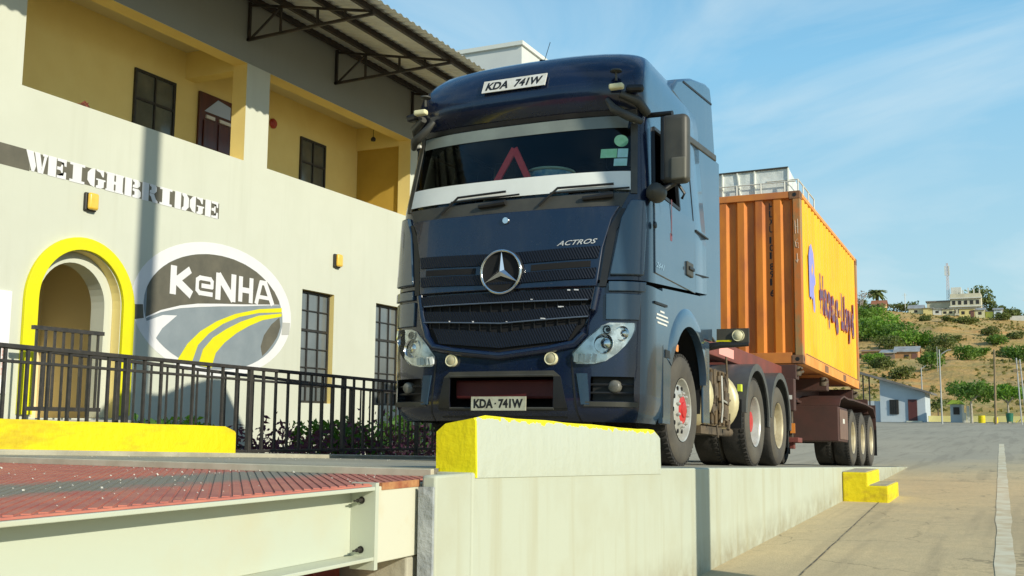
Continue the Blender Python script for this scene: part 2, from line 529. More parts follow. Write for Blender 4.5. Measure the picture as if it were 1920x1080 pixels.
M['brick'] = mat('broken_brick', (0.62, 0.28, 0.15), (0.50, 0.22, 0.12), 9, 0.95, bmp=0.6)

# ---------------------------------------------------------------- ground
g = MB()
ys = [-80, -20, -8, 0, 5, 10, 15, 20, 30, 45, 60, 80, 95, 110, 200, 900]
xs = [-500, -150, -60, -20, -8, 0, 4, 8, 20, 60, 150, 500]
g.grid([[(x, y, zg(y)) for x in xs] for y in ys])
tag(g.build('ground', M['yard']), kind='structure')

r = MB()
ys = [-3.83, 0, 4, 8, 12, 17.2]
r.grid([[(x, y, zr(y)) for x in (-2.2, -1, 0, 1.56)] for y in ys])
r.add([(-2.2, -3.83, zr(-3.83)), (1.56, -3.83, zr(-3.83)), (1.56, -3.83, -0.9), (-2.2, -3.83, -0.9)], [(0, 1, 2, 3)])
tag(r.build('ramp', M['asphalt'], smooth=30), kind='structure')

# low wall along the ramp
wl = MB()
YW = [-3.835, -3.8, -2, 0, 2, 4, 6, 8, 10, 12, 14, 16, 17.25]
top = [[(x, y, min(.112, zr(y)) - 0.004 + 0.003 * math.sin(y * 3 + x)) for y in YW] for x in (1.545, 1.745)]
bot = [[(x, y, zg(y) - 0.1) for y in YW] for x in (1.545, 1.745)]
wl.slab(top, bot)
wl.box(1.672, 1.7447, -4.18, -3.84, -0.95, .110)
ob = wl.build('retaining_wall', M['ramp_wall'], smooth=30, bevel=0.012)
tag(ob, 'long cream retaining wall holding up the ramp under the truck', 'wall')
ge = MB(); ge.box(1.668, 1.740, -4.20, -4.182, -0.9, 0.06)
ge.build('end_coat', mat('grey_end_coat', (0.26, 0.28, 0.29), (0.42, 0.44, 0.44), 7, 0.7, bmp=0.9, bscale=10, bdist=0.03), parent=ob, org=(0, 0, 0))

def kerb_block(x0, x1, y0, y1, h0, h1, m, label, group, rnd):
    b_ = MB()
    n = 24
    def sec(y):
        e = min(1, (y - y0) / (rnd * .2) + 0.3, (y1 - y) / rnd + 0.02)
        zt = h0 + (h1 - h0) * (y - y0) / (y1 - y0)
        zb = zr(y) - 0.04
        tilt = .035 if x1 > 0 else 0.0
        dz = 0.05 * (1 - math.sqrt(max(0, 1 - (1 - e) ** 2)))
        wob = 0.006 * noise.noise(Vector((y * 4, x0, 0)))
        c = 0.016
        return [(x1, y, zb), (x1 - 0.006 + wob, y, zt - c - dz), (x1 - c, y, zt - dz + wob), (x0 + c * 3, y, zt - dz - wob - tilt * .8), (x0 + wob, y, zt - c * 2 - dz - tilt), (x0, y, zb)]
    rows = [sec(y0 + (y1 - y0) * i / n) for i in range(n + 1)]
    b_.grid(rows)
    b_.add(rows[0], [tuple(range(6))]); b_.add(rows[-1], [tuple(range(6))])
    o = b_.build('kerb_block', m, org=((x0 + x1) / 2, y0, zr(y0)), smooth=35)
    return tag(o, label, 'kerb block', group)
kerb_block(1.535, 1.75, -3.81, -0.95, 0.378, 0.295, M['block'], 'cream sided block with yellow front end, on the wall under the bumper', 'raised kerb blocks', 0.07)
kerb_block(-2.45, -2.12, -3.9, -0.86, 0.36, 0.29, M['block_yellow'], 'solid yellow block in front of the black railing', 'raised kerb blocks', 0.16)

q = MB(); q.box(-2.2, 1.54, -3.865, -3.832, .085, .122)
tag(q.build('nosing', mat('pale_concrete_edge', (0.55, 0.52, 0.40), (0.42, 0.39, 0.29), 6, .9), bevel=.004), 'pale concrete edge strip where the ramp meets the red deck', 'edge strip')
# far kerb of the ramp
k = MB()
k.slab([[(x, y, zr(y) + 0.035) for y in (-8, -4, 0, 4, 8, 12, 16)] for x in (-2.9, -2.1)], [[(x, y, zr(y) - 0.6) for y in (-8, -4, 0, 4, 8, 12, 16)] for x in (-2.9, -2.1)])
tag(k.build('kerb', M['concrete'], bevel=0.01), 'bare concrete kerb strip running below the railing', 'kerb')
sh = MB()
sh.grid([[(x, y, zr(y) - 0.07) for y in (-8, -4, 0, 4, 8, 12, 16.5)] for x in (-7.58, -2.88)])
tag(sh.build('flower_bed', M['soil']), kind='structure')

# yellow steps at the far end of the wall
st = MB()
poly = [(1.75, zg(7.4) - 0.05), (2.36, zg(7.4) - 0.05), (2.36, -0.49), (2.095, -0.49), (2.095, -0.31), (1.75, -0.31)]
st.prism(poly, 'y', 7.42, 8.75)
so = st.build('steps', M['block_yellow'], org=(2.0, 8, zg(8)), bevel=0.02)
tag(so, 'pair of yellow painted concrete steps at the ramp wall', 'steps')
tr_ = MB(); tr_.box(1.76, 2.06, 7.45, 8.7, -0.312, -0.302); tr_.box(2.1, 2.33, 7.45, 8.7, -0.492, -0.482)
tr_.build('tread', M['concrete'], parent=so)

# yard line and joint
ln = MB()
rows = []
for i in range(60):
    y = -2 + i * 0.62
    xc = 3.90 - 0.0165 * (y - 0.9)
    wv = 0.02 * noise.noise(Vector((y * 0.8, 0, 0)))
    wd = 0.075 if y < 5 else 0.085
    rows.append([(xc - wd + wv, y, zg(y) + 0.004), (xc + wd - wv, y, zg(y) + 0.004)])
ln.grid(rows)
tag(ln.build('road_marking', M['line']), kind='structure')
jn = MB()
rows = []
for i in range(90):
    y = -3 + i * 0.16
    xc = 2.46 - 0.0315 * y + 0.008 * noise.noise(Vector((y * 2, 4, 0)))
    rows.append([(xc - 0.007, y, zg(y) + 0.004), (xc + 0.007, y, zg(y) + 0.004)])
jn.grid(rows)
for y in (12.5,):
    jn.grid([[(1.8, y, zg(y) + 0.004), (6, y, zg(y) + 0.004)], [(1.8, y + .02, zg(y) + 0.004), (6, y + 0.02, zg(y) + 0.004)]])
tag(jn.build('concrete_joint', M['joint']), kind='structure')

# ---------------------------------------------------------------- weighbridge
WB = thing('weighbridge', 'weighbridge platform with red ribbed deck and pale steel side beam', 'weighbridge', (0, -6, 0.05))
dk = MB(); dk.box(-2.1, 1.636, -9.5, -3.85, 0.077, 0.084)
dk.build('deck_plate', M['deck'], WB)
rb = MB()
ca_, sa_ = math.cos(R(40)), math.sin(R(40))
for i in range(140):
    y0 = -3.9 - i * 0.058
    # runs from the near edge of the plate diagonally towards the ramp
    t0 = max(0.0, (-9.45 - y0) / ca_); t1 = min((-3.86 - y0) / ca_, 3.68 / sa_)
    if t1 <= t0 + .02: continue
    rb.beam((1.618 - sa_ * t0, y0 + ca_ * t0, 0.0855), (1.618 - sa_ * t1, y0 + ca_ * t1, 0.0855), 0.026, 0.005)
rb.build('deck_rib', M['deck'], WB)
bm_ = MB()
bm_.box(1.50, 1.652, -9.5, -4.5, 0.060, 0.076)      # top flange
bm_.box(1.50, 1.652, -9.5, -4.5, -0.222, -0.207)   # bottom flange
bm_.box(1.52, 1.535, -9.5, -4.5, -0.207, 0.060)    # web
bm_.build('side_beam', M['beam_paint'], WB, bevel=0.003)
sb = MB(); sb.box(1.536, 1.655, -4.525, -4.50, -0.26, 0.092)
sb.build('stiffener', M['beam_paint'], WB)
pl = MB(); pl.box(1.45, 1.648, -4.498, -4.12, -0.235, 0.076)
pl.build('end_plate', M['beam_plate'], WB, bevel=0.004)
rs = MB(); rs.box(1.638, 1.652, -4.47, -4.16, 0.060, 0.090); rs.build('rust_strip', M['rusty'], WB)
for z in (0.02, -0.18):
    bt = MB(); bt.tube([(1.59, -4.56, z), (1.59, -4.5, z)], 0.008, 8); bt.tube([(1.59, -4.585, z), (1.59, -4.56, z)], 0.004, 8)
    bt.lathe([(0.0, -4.527), (0.015, -4.527), (0.015, -4.53)], (1.59, 0, z), 'y', 12)
    bt.build('bolt', M['black_metal'], WB)
ep = MB(); ep.box(-2.1, 1.635, -4.1, -3.86, -0.1, 0.076); ep.build('end_girder', M['redlead'], WB)
for i, x in enumerate((1.2, 0.2)):
    jk = MB(); jk.box(x - 0.1, x + 0.1, -4.45, -4.25, -0.42, -0.22); jk.build('bearing', M['redlead'], WB)
fo = MB(); fo.box(-2.4, 1.42, -9.5, -4.25, -0.95, -0.42)
tag(fo.build('pit_floor', M['concrete']), kind='structure')
co = MB(); co.box(0.7, 1.64, -4.24, -3.84, -0.9, -0.24)
tag(co.build('abutment', M['concrete'], bevel=0.01), 'rough concrete abutment under the weighbridge end', 'abutment')
rng = random.Random(5)
for i, (x, y, s, lb) in enumerate(((1.30, -4.33, 1.0, 'orange broken brick lying under the end of the steel beam'), (1.22, -4.52, 0.8, 'orange brick rubble piece under the middle stiffener of the beam'), (1.38, -4.42, 0.6, 'small orange brick chip on the edge below the beam end'))):
    q = MB(); q.rbox((x, y, -0.385), (0.2 * s, 0.1, 0.075), (0.15, 0.1, 0.5 * i))
    o = q.build('brick', M['brick'], org=(x, y, -0.42), bevel=0.012)
    tag(o, lb, 'brick', 'broken bricks under the weighbridge')
# white grit scattered on the deck and kerb
gr = MB()
for i in range(240):
    x = rng.uniform(-1.6, 1.5); y = rng.uniform(-6.6, -3.8)
    s = rng.uniform(0.0012, 0.004) * (2 if rng.random() < 0.06 else 1)
    gr.rbox((x, y, 0.088 + s * 0.5), (s * 2, s * 1.6, s), (rng.random(), rng.random(), rng.random() * 3))
for i in range(90):
    x = rng.uniform(-2.8, -0.8); y = rng.uniform(-3.5, 2)
    zz = zr(y) + (0.036 if x < -2.1 else 0)
    s = rng.uniform(0.0015, 0.004)
    gr.rbox((x, y, zz + s * 0.5), (s * 2, s * 1.6, s), (rng.random(), rng.random(), rng.random() * 3))
tag(gr.build('grit', mat('pale_grit', (0.5, 0.48, 0.42))), 'white grit scattered over the red deck and kerb', 'grit', kind='stuff')

# ---------------------------------------------------------------- railings
def railing(x, y0, y1, zf, h_top, h_sub, h_bot, sp, label, posts, th=0.03, name='railing', group='black railings'):
    o = thing(name, label, 'railing', (x, y0, zf(y0)), group)
    def bar(nm, h, w, hh):
        q = MB(); q.beam((x, y0, zf(y0) + h), (x, y1, zf(y1) + h), w, hh); q.build(nm, M['rail'], o, bevel=0.004)
    bar('top_rail', h_top, 0.05, 0.035)
    if h_sub: bar('sub_rail', h_sub, 0.03, 0.025)
    bar('bottom_rail', h_bot, 0.03, 0.03)
    n = int((y1 - y0) / sp)
    ht = h_top
    for i in range(n + 1):
        y = y0 + i * sp + 0.02
        q = MB()
        if i % posts == 0:
            q.box(x - 0.024, x + 0.024, y - 0.024, y + 0.024, zf(y) - 0.12, zf(y) + ht - 0.015)
            q.build('post', M['rail'], o, bevel=0.004)
        else:
            q.box(x - th / 2, x + th / 2, y - th / 2, y + th / 2, zf(y) + h_bot, zf(y) + ht - 0.015)
            q.build('baluster', M['rail'], o)
    return o
railing(-3.1, -4.6, 8.9, lambda y: -0.012 * y, 0.885, 0.765, 0.04, 0.212, 'long black railing right behind the concrete kerb and yellow block', 8, 0.024)
railing(-4.4, -2.2, 8.0, lambda y: -0.035 * y - 0.02, 0.98, None, 0.12, 0.24, 'second black railing, between the long railing and the flower bed', 9, 0.018)
o = thing('railing', 'short black railing in front of the arched doorway', 'railing', (-6.9, 1.1, 0.35), 'black railings')
for h, nm in ((1.12, 'top_rail'), (0.12, 'bottom_rail')):
    q = MB(); q.beam((-6.9, 1.02, 0.35 + h), (-6.9, 2.14, 0.35 + h), 0.06, 0.05); q.build(nm, M['rail'], o)
for i in range(8):
    y = 1.08 + i * 0.14
    q = MB(); q.box(-6.913, -6.887, y - 0.013, y + 0.013, 0.47, 1.45); q.build('baluster', M['rail'], o)
ld_ = MB(); ld_.box(-7.58, -6.7, 0.9, 3.6, -0.6, 0.34)
tag(ld_.build('landing', M['concrete'], bevel=0.01), 'concrete landing outside the arched doorway', 'landing')

# ---------------------------------------------------------------- office building
B = thing('office_building', 'two storey cream weighbridge office with open balconies and arched doorway', 'building', (-7.6, 5, 0))
XF, XB = -7.6, -7.9
def wall_x(mb, xa, xb, y0, y1, z0, z1, holes, mi=0, mr=0, skip_back=False):
    """wall in the plane x = xa (front) .. xb with rectangular holes (ya, yb, za, zb)"""
    yc = sorted({y0, y1} | {h[0] for h in holes} | {h[1] for h in holes})
    zc = sorted({z0, z1} | {h[2] for h in holes} | {h[3] for h in holes})
    def inside(y, z): return any(h[0] < y < h[1] and h[2] < z < h[3] for h in holes)
    for i in range(len(yc) - 1):
        for j in range(len(zc) - 1):
            if inside((yc[i] + yc[i + 1]) / 2, (zc[j] + zc[j + 1]) / 2): continue
            for x in (xa, xb):
                mb.add([(x, yc[i], zc[j]), (x, yc[i + 1], zc[j]), (x, yc[i + 1], zc[j + 1]), (x, yc[i], zc[j + 1])], [(0, 1, 2, 3)], mi)
    for a, b_, c, d in holes:
        for p, q in (((a, c), (b_, c)), ((b_, c), (b_, d)), ((b_, d), (a, d)), ((a, d), (a, c))):
            mb.add([(xa, *p), (xa, *q), (xb, *q), (xb, *p)], [(0, 1, 2, 3)], mr)
    mb.add([(xa, y0, z0), (xa, y0, z1), (xb, y0, z1), (xb, y0, z0)], [(0, 1, 2, 3)], mi)
    mb.add([(xa, y1, z0), (xa, y1, z1), (xb, y1, z1), (xb, y1, z0)], [(0, 1, 2, 3)], mi)
AY, AR, AS = 2.38, 0.73, 1.93       # arch centre, inner radius, spring line
O1 = (1.2, 5.66, 4.7, 6.4); O2 = (6.28, 11.1, 4.7, 6.4)
W1 = (7.41, 8.41, 0.67, 2.72); W2 = (9.87, 10.87, 0.67, 2.72)
wm = MB()
wall_x(wm, XF, XB, -5, 15, -0.9, 7.05, [O1, O2, W1, W2, (AY - AR, AY + AR, 0.36, AS + AR), (-4, 0.55, 4.7, 6.4)], 0, 1)
# arch head
N_ = 20
arc = [(AY + AR * math.cos(a * math.pi / N_), AS + AR * math.sin(a * math.pi / N_)) for a in range(N_ + 1)]
for i in range(N_):
    (a, b_), (c, d) = arc[i], arc[i + 1]
    side = AY + AR if a > AY + 1e-6 else AY - AR
    corner = (side, AS + AR)
    if abs(a - AY) < 1e-6: corner = (AY - AR, AS + AR)
    for x in (XF, XB):
        wm.add([(x, a, b_), (x, c, d), (x, *corner)], [(0, 1, 2)], 0)
    wm.add([(XF, a, b_), (XF, c, d), (XB, c, d), (XB, a, b_)], [(0, 1, 2, 3)], 1)
wm.build('facade', [M['wall'], M['ochre']], B, normals=False)
# band above the balconies, its render darkened in colour for the eave's shade
gb = MB(); wall_x(gb, XF + 0.004, XF + 0.0005, -5, 15, 6.405, 7.56, []); gb.build('eave_shade_band', render_mat('shaded_cream_render', (0.29, 0.30, 0.27), (0.25, 0.26, 0.23), 0.35), B, normals=False)
up_ = MB(); up_.box(XB, XF - 0.001, -5, 15, 7.05, 7.56); up_.build('wall_head', M['wall'], B)
# rooms behind
iw = MB()
iw.box(-9.2, -9.0, -5, 15, 3.7, 6.8)
iw.box(-9.0, XB - 0.001, 5.7, 5.95, 6.32, 6.8)
iw.box(-9.0, XB - 0.001, 0.6, 1.1, 3.7, 6.8)
iw.build('inner_wall', M['ochre'], B)
iw = MB(); iw.box(-9.0, XB - 0.001, 11.15, 11.4, 3.7, 6.3); iw.build('inner_wall', mat('shaded_ochre_paint', (0.50, 0.32, 0.05), (0.44, 0.28, 0.04), 2, 0.8), B)  # balcony end wall, its ochre darkened in colour for the shade there
iw = MB(); iw.box(-9.0, XB - 0.001, 11.1, 11.4, 6.3, 6.8); iw.build('inner_wall', M['ochre'], B)
fl = MB(); fl.box(-9.0, XB - 0.001, -5, 15, 3.5, 3.7); fl.build('balcony_floor', M['concrete'], B)
ce = MB(); ce.box(-9.2, XB - 0.001, -5, 15, 6.8, 6.95); ce.build('balcony_ceiling', M['ceil'], B)
# corridor behind the arch
cw = MB()
cw.box(-9.8, -9.7, 0.6, 4.2, 0.3, 3.4); cw.box(-9.7, XB - 0.002, 3.55, 3.7, 0.3, 3.4); cw.box(-9.7, XB - 0.002, 0.9, 1.05, 0.3, 3.4)
cw.box(-9.7, XB - 0.002, 1.05, 3.55, 3.2, 3.4); cw.box(-9.7, XB - 0.002, 1.05, 3.55, 0.25, 0.35)
cw.build('corridor', mat('corridor_paint', (0.72, 0.62, 0.38), None, rough=0.85), B)
# inner cream lining of the doorway, set back from the wall face
li = MB()
r1, r2 = AR - 0.004, AR - 0.15
ra = [(AY + r1 * math.cos(a * math.pi / 20), AS + r1 * math.sin(a * math.pi / 20)) for a in range(21)]
rb_ = [(AY + r2 * math.cos(a * math.pi / 20), AS + r2 * math.sin(a * math.pi / 20)) for a in range(21)]
ra = [(AY + r1, 0.37)] + ra + [(AY - r1, 0.37)]; rb_ = [(AY + r2, 0.37)] + rb_ + [(AY - r2, 0.37)]
li.slab([[(-7.76, *p) for p in ra], [(-7.76, *p) for p in rb_]], [[(-8.02, *p) for p in ra], [(-8.02, *p) for p in rb_]])
li.build('doorway_lining', M['wall'], B)
# yellow arch surround
ar = MB()
r1, r2 = 0.955, 0.74
ra = [(AY + r1 * math.cos(a * math.pi / 28), AS - 0.04 + r1 * math.sin(a * math.pi / 28)) for a in range(29)]
rb_ = [(AY + r2 * math.cos(a * math.pi / 28), AS - 0.0 + r2 * math.sin(a * math.pi / 28)) for a in range(29)]
ra = [(AY + r1, 0.40)] + ra + [(AY - r1, 0.40)]; rb_ = [(AY + r2, 0.40)] + rb_ + [(AY - r2, 0.40)]
ar.slab([[(-7.545, *p) for p in ra], [(-7.545, *p) for p in rb_]], [[(-7.598, *p) for p in ra], [(-7.598, *p) for p in rb_]])
ar.build('arch_surround', M['yellow'], B, bevel=0.006)

def window(par, x, y0, y1, z0, z1, nv, bars, pane, depth=0.05, fr=0.045, sill=True):
    f = MB()
    for a, b_ in ((y0, y0 + fr), (y1 - fr, y1)):
        f.box(x - depth, x, a, b_, z0, z1)
    for a, b_ in ((z0, z0 + fr), (z1 - fr, z1)):
        f.box(x - depth + 0.001, x - 0.001, y0 + fr, y1 - fr, a, b_)
    for i in range(1, nv):
        yy = y0 + (y1 - y0) * i / nv
        f.box(x - depth + 0.002, x - 0.002, yy - 0.016, yy + 0.016, z0 + fr, z1 - fr)
    for zz, tk in bars:
        f.box(x - depth + 0.004, x - 0.004, y0 + fr, y1 - fr, zz - tk, zz + tk)
    w_ = f.build('window', M['black_metal'], par)
    p = MB(); p.box(x - depth * 0.7, x - depth * 0.6, y0 + fr, y1 - fr, z0 + fr, z1 - fr)
    p.build('pane', pane, parent=w_)
    return w_
bars = [(2.0, 0.022), (2.36, 0.01), (1.66, 0.01), (1.32, 0.01), (0.98, 0.01)]
window(B, XF - 0.1, W1[0], W1[1], W1[2], W1[3], 3, bars, M['pane'])
window(B, XF - 0.1, W2[0], W2[1], W2[2], W2[3], 3, bars, M['pane'])
window(B, -8.96, 4.5, 5.45, 5.05, 6.16, 2, [(5.66, 0.02)], M['dpane'])
window(B, -8.96, 9.05, 9.92, 4.95, 6.12, 2, [(5.62, 0.02)], M['dpane'])
# wooden door on the balcony
dm = MB(); dm.box(-8.99, -8.95, 6.03, 6.97, 3.7, 6.2)
do = dm.build('door', M['wood'], B)
q = MB()
for a, b_, c, d in ((6.14, 6.46, 5.2, 5.7), (6.54, 6.86, 5.2, 5.7), (6.14, 6.46, 4.4, 5.1), (6.54, 6.86, 4.4, 5.1)):
    q.box(-8.949, -8.925, a, b_, c, d)
q.build('door_panel', M['wood'], do, bevel=0.01)
q = MB(); q.add([(-8.94, 6.15, 5.86), (-8.94, 6.85, 5.86), (-8.94, 6.85, 6.1), (-8.94, 6.5, 6.15)], [(0, 1, 2, 3)])
q.build('pane', mat('door_light', (0.45, 0.55, 0.75), None, rough=0.2), do)
q = MB(); q.box(-8.95, -8.92, 6.2, 6.42, 5.74, 5.8); q.box(-8.95, -8.92, 6.55, 6.85, 5.74, 5.8); q.build('letter_plate', M['white'], do)

# roof: corrugated sheet, purlins, brackets
def zroof(x): return 6.93 - 0.235 * (x + 4.8)
rf = MB()
rows = []
n = 400
for x in (-10.5, -4.78):
    rows.append([(x, -5 + i * 0.05, zroof(x) + 0.028 * (1 if (i % 4) in (0, 1) else 0)) for i in range(n + 1)])
rf.grid(rows)
rows = [[(x, y, z - 0.003) for x, y, z in r_] for r_ in rows]
rf.grid(rows)
rf.build('roof', M['sheet'], B, normals=False)
for x in (-5.12, -5.98, -6.9, -7.5):
    q = MB(); q.beam((x, -5, zroof(x) - 0.055), (x, 14.9, zroof(x) - 0.055), 0.06, 0.1); q.build('purlin', M['rust'], B)
for y in (0.45, 3.04, 5.63, 8.22, 11.08, 13.7):
    q = MB()
    zt = 7.42; tx, tz = -5.05, zroof(-5.05) - 0.11
    def tz_at(x): return zt + (tz - zt) * (x + 7.56) / (tx + 7.56)
    q.beam((-7.56, y, 6.78), (-7.56, y, 7.46), 0.045)
    q.beam((-7.58, y, zt), (tx, y, tz + 0.02), 0.04)
    q.beam((-7.6, y, 6.8), (tx, y, tz - 0.02), 0.045)
    for x in (-6.9, -6.15, -5.6):
        zlo = 6.8 + (tz - 6.8) * (x + 7.56) / (tx + 7.56)
        q.beam((x, y, zlo), (x, y, tz_at(x)), 0.035)
    q.beam((-7.54, y, 6.8), (-6.9, y, tz_at(-6.9)), 0.03)
    q.build('roof_bracket', M['rust'], B)

# painted sign band with stencil letters
sg = MB(); sg.box(XF, XF + 0.003, 0.4, 1.40, 3.585, 3.865); sg.box(XF, XF + 0.003, 1.405, 5.10, 3.60, 3.85)
sg.build('sign_band', M['dkgrey'], B)
SV = 0.3
LET = {
 'W': [[(0, 1), (.34, 1), (.5, .3), (.42, 0), (.3, 0)], [(.4, 1), (.66, 1), (.78, .3), (.7, 0), (.6, 0)], [(.78, .25), (.7, 0), (.85, 0), (1.0, .86), (.88, .9)], [(.8, 1), (1.04, 1), (1.04, .88), (.8, .88)]],
 'E': [[(.06, 0), (.46, 0), (.46, 1), (.06, 1)], [(.5, .86), (.96, .86), (.96, .66), (.86, .66), (.8, 1), (.5, 1)], [(.5, .14), (.96, .14), (.96, .36), (.86, .36), (.78, 0), (.5, 0)], [(.5, .42), (.66, .42), (.72, .3), (.78, .3), (.78, .72), (.72, .72), (.66, .58), (.5, .58)], [(.96, 0), (.96, .16), (.7, .16), (.7, 0)], [(.96, 1), (.96, .84), (.7, .84), (.7, 1)]],
 'I': [[(.28, 0), (.74, 0), (.74, 1), (.28, 1)], [(.12, 0), (.9, 0), (.9, .13), (.12, .13)], [(.12, 1), (.9, 1), (.9, .87), (.12, .87)]],
 'G': [[(.42, 0), (.2, .08), (.03, .3), (.03, .7), (.2, .92), (.42, 1)], [(.5, 1), (.72, .97), (.84, 1), (.9, 1), (.9, .64), (.82, .64), (.7, .84), (.5, .9)], [(.5, 0), (.5, .12), (.6, .16), (.6, .42), (.5, .42), (.5, .5), (1, .5), (1, .42), (.92, .4), (.92, .1), (.75, 0)]],
 'H': [[(.06, 0), (.46, 0), (.46, 1), (.06, 1)], [(.56, 0), (.96, 0), (.96, 1), (.56, 1)], [(.44, .42), (.58, .42), (.58, .58), (.44, .58)], [(.0, 0), (.5, 0), (.5, .1), (0, .1)], [(.52, 1), (1, 1), (1, .9), (.52, .9)], [(.52, 0), (1, 0), (1, .1), (.52, .1)], [(.0, 1), (.5, 1), (.5, .9), (0, .9)]],
 'B': [[(.06, 0), (.46, 0), (.46, 1), (.06, 1)], [(.52, .55), (.52, .68), (.62, .72), (.62, .84), (.52, .88), (.52, 1), (.82, 1), (.94, .88), (.94, .7), (.8, .55)], [(.52, .5), (.52, .38), (.64, .33), (.64, .16), (.52, .12), (.52, 0), (.86, 0), (1, .12), (1, .38), (.86, .5)]],
 'R': [[(.06, 0), (.46, 0), (.46, 1), (.06, 1)], [(.52, .5), (.52, .64), (.62, .68), (.62, .84), (.52, .88), (.52, 1), (.82, 1), (.94, .88), (.94, .66), (.8, .5)], [(.52, .48), (.78, .48), (.9, .2), (1.02, .1), (1.02, 0), (.72, 0), (.6, .3), (.52, .36)]],
 'D': [[(.06, 0), (.46, 0), (.46, 1), (.06, 1)], [(.52, 0), (.52, .12), (.64, .24), (.64, .76), (.52, .88), (.52, 1), (.78, 1), (.98, .76), (.98, .24), (.78, 0)]],
}
lt = MB()
LY0, LW = 1.33, 0.342
for i, ch in enumerate('WEIGHBRIDGE'):
    for poly in LET[ch]:
        lt.prism([(LY0 + (i + u * 0.98) * LW, 3.592 + v * 0.272) for u, v in poly], 'x', XF + 0.0035, XF + 0.006 + 0.0004 * LET[ch].index(poly))
lt.build('lettering', M['white'], B)

# painted road emblem
def ell(cy, cz, a, b_, n=56, t0=0, t1=360):
    return [(cy + a * math.cos(R(t0 + (t1 - t0) * i / n)), cz + b_ * math.sin(R(t0 + (t1 - t0) * i / n))) for i in range(n + (t1 - t0 < 360))]
em = MB(); em.prism(ell(5.2, 2.12, 1.9, 1.075), 'x', XF + 0.0005, XF + 0.003); e0 = em.build('emblem', M['white'], B)
em = MB(); em.prism(ell(5.2, 2.08, 1.655, 0.925), 'x', XF + 0.0035, XF + 0.006); em.build('road_field', M['slate'], e0)
# dark sky half above a curved horizon
def inner(y): return 2.08 + 0.925 * math.sqrt(max(0, 1 - ((y - 5.2) / 1.655) ** 2))
hz = [(3.60, 1.86), (3.9, 1.99), (4.3, 2.1), (4.7, 2.17), (5.2, 2.22), (5.8, 2.27), (6.3, 2.32), (6.74, 2.36)]
topc = [(y, inner(y)) for y in (6.74, 6.6, 6.4, 6.1, 5.8, 5.5, 5.2, 4.9, 4.6, 4.3, 4.05, 3.85, 3.7, 3.6)]
em = MB(); em.prism(hz + topc, 'x', XF + 0.0065, XF + 0.009); em.build('sky_field', M['dkgrey'], e0)
em = MB()
for i in range(len(hz) - 1):
    (a, b_), (c, d) = hz[i], hz[i + 1]
    k0, k1 = 0.055 - 0.012 * abs(i - 3), 0.055 - 0.012 * abs(i - 2)
    em.prism([(a, b_), (c, d), (c, d - k1), (a, b_ - k0)], 'x', XF + 0.0092, XF + 0.0112)
em.prism([(3.62, 1.80), (3.95, 1.92), (4.25, 1.94), (3.95, 1.72), (3.78, 1.50)], 'x', XF + 0.0064, XF + 0.0068)
em.build('horizon_line', M['white'], e0)
em = MB()
def band(c1, c2):
    n = len(c1)
    for i in range(n - 1):
        em.prism([c1[i], c1[i + 1], c2[i + 1], c2[i]], 'x', XF + 0.0065, XF + 0.0088)
band([(6.82, 2.31), (6.2, 2.23), (5.59, 2.09), (5.15, 1.93), (4.78, 1.74), (4.5, 1.52), (4.30, 1.26)], [(6.82, 2.235), (6.2, 2.165), (5.7, 2.05), (5.3, 1.90), (4.98, 1.72), (4.74, 1.52), (4.62, 1.24)])
band([(6.82, 2.215), (6.2, 2.12), (5.75, 1.98), (5.4, 1.83), (5.08, 1.66), (4.86, 1.46), (4.76, 1.2)], [(6.82, 2.16), (6.3, 2.05), (5.95, 1.92), (5.65, 1.78), (5.36, 1.6), (5.16, 1.42), (5.07, 1.18)])
em.build('road_stripe', M['yellow'], e0)
em = MB(); em.prism([(6.76, 2.14), (6.55, 2.0), (6.36, 1.8), (6.28, 1.6), (6.33, 1.44), (6.45, 1.52), (6.6, 1.66), (6.72, 1.8), (6.8, 1.98)], 'x', XF + 0.0065, XF + 0.0085)
em.build('leaf_field', M['dkgrey'], e0)
em = MB()
em.prism([(3.31, 2.02), (3.53, 2.04), (3.56, 1.84), (3.34, 1.80)], 'x', XF + 0.0065, XF + 0.0085)
em.build('emblem_notch', M['dkgrey'], e0)
em = MB(); em.prism([(6.86, 2.06), (7.07, 2.07), (7.05, 1.86), (6.84, 1.84)], 'x', XF + 0.0065, XF + 0.0085)
em.build('emblem_notch', mat('pale_grey_mural_paint', (0.45, 0.45, 0.42)), e0)
em = MB()
def stroke(pts, w_):
    for a, b_ in zip(pts, pts[1:]):
        dy, dz = b_[0] - a[0], b_[1] - a[1]
        l = math.hypot(dy, dz); ny, nz_ = -dz / l * w_ / 2, dy / l * w_ / 2
        ey, ez = dy / l * w_ * 0.32, dz / l * w_ * 0.32
        em.prism([(a[0] + ny - ey, a[1] + nz_ - ez), (b_[0] + ny + ey, b_[1] + nz_ + ez), (b_[0] - ny + ey, b_[1] - nz_ + ez), (a[0] - ny - ey, a[1] - nz_ - ez)], 'x', XF + 0.0094, XF + 0.0114 + 0.0001 * (len(em.f) % 7))
SW = 0.115
stroke([(4.13, 2.30), (4.13, 2.66)], 0.13); stroke([(4.2, 2.48), (4.46, 2.66)], SW); stroke([(4.2, 2.48), (4.5, 2.31)], SW + 0.02)
stroke([(5.0, 2.345), (4.72, 2.345), (4.66, 2.39), (4.66, 2.55), (4.72, 2.585), (4.96, 2.585), (5.0, 2.55), (5.0, 2.465), (4.78, 2.465)], 0.072)
stroke([(5.15, 2.32), (5.15, 2.68)], 0.12); stroke([(5.17, 2.66), (5.50, 2.34)], 0.13); stroke([(5.52, 2.32), (5.52, 2.70)], 0.12)
stroke([(5.70, 2.34), (5.70, 2.70)], 0.10); stroke([(5.97, 2.34), (5.97, 2.70)], 0.10); stroke([(5.70, 2.51), (5.97, 2.51)], 0.09)
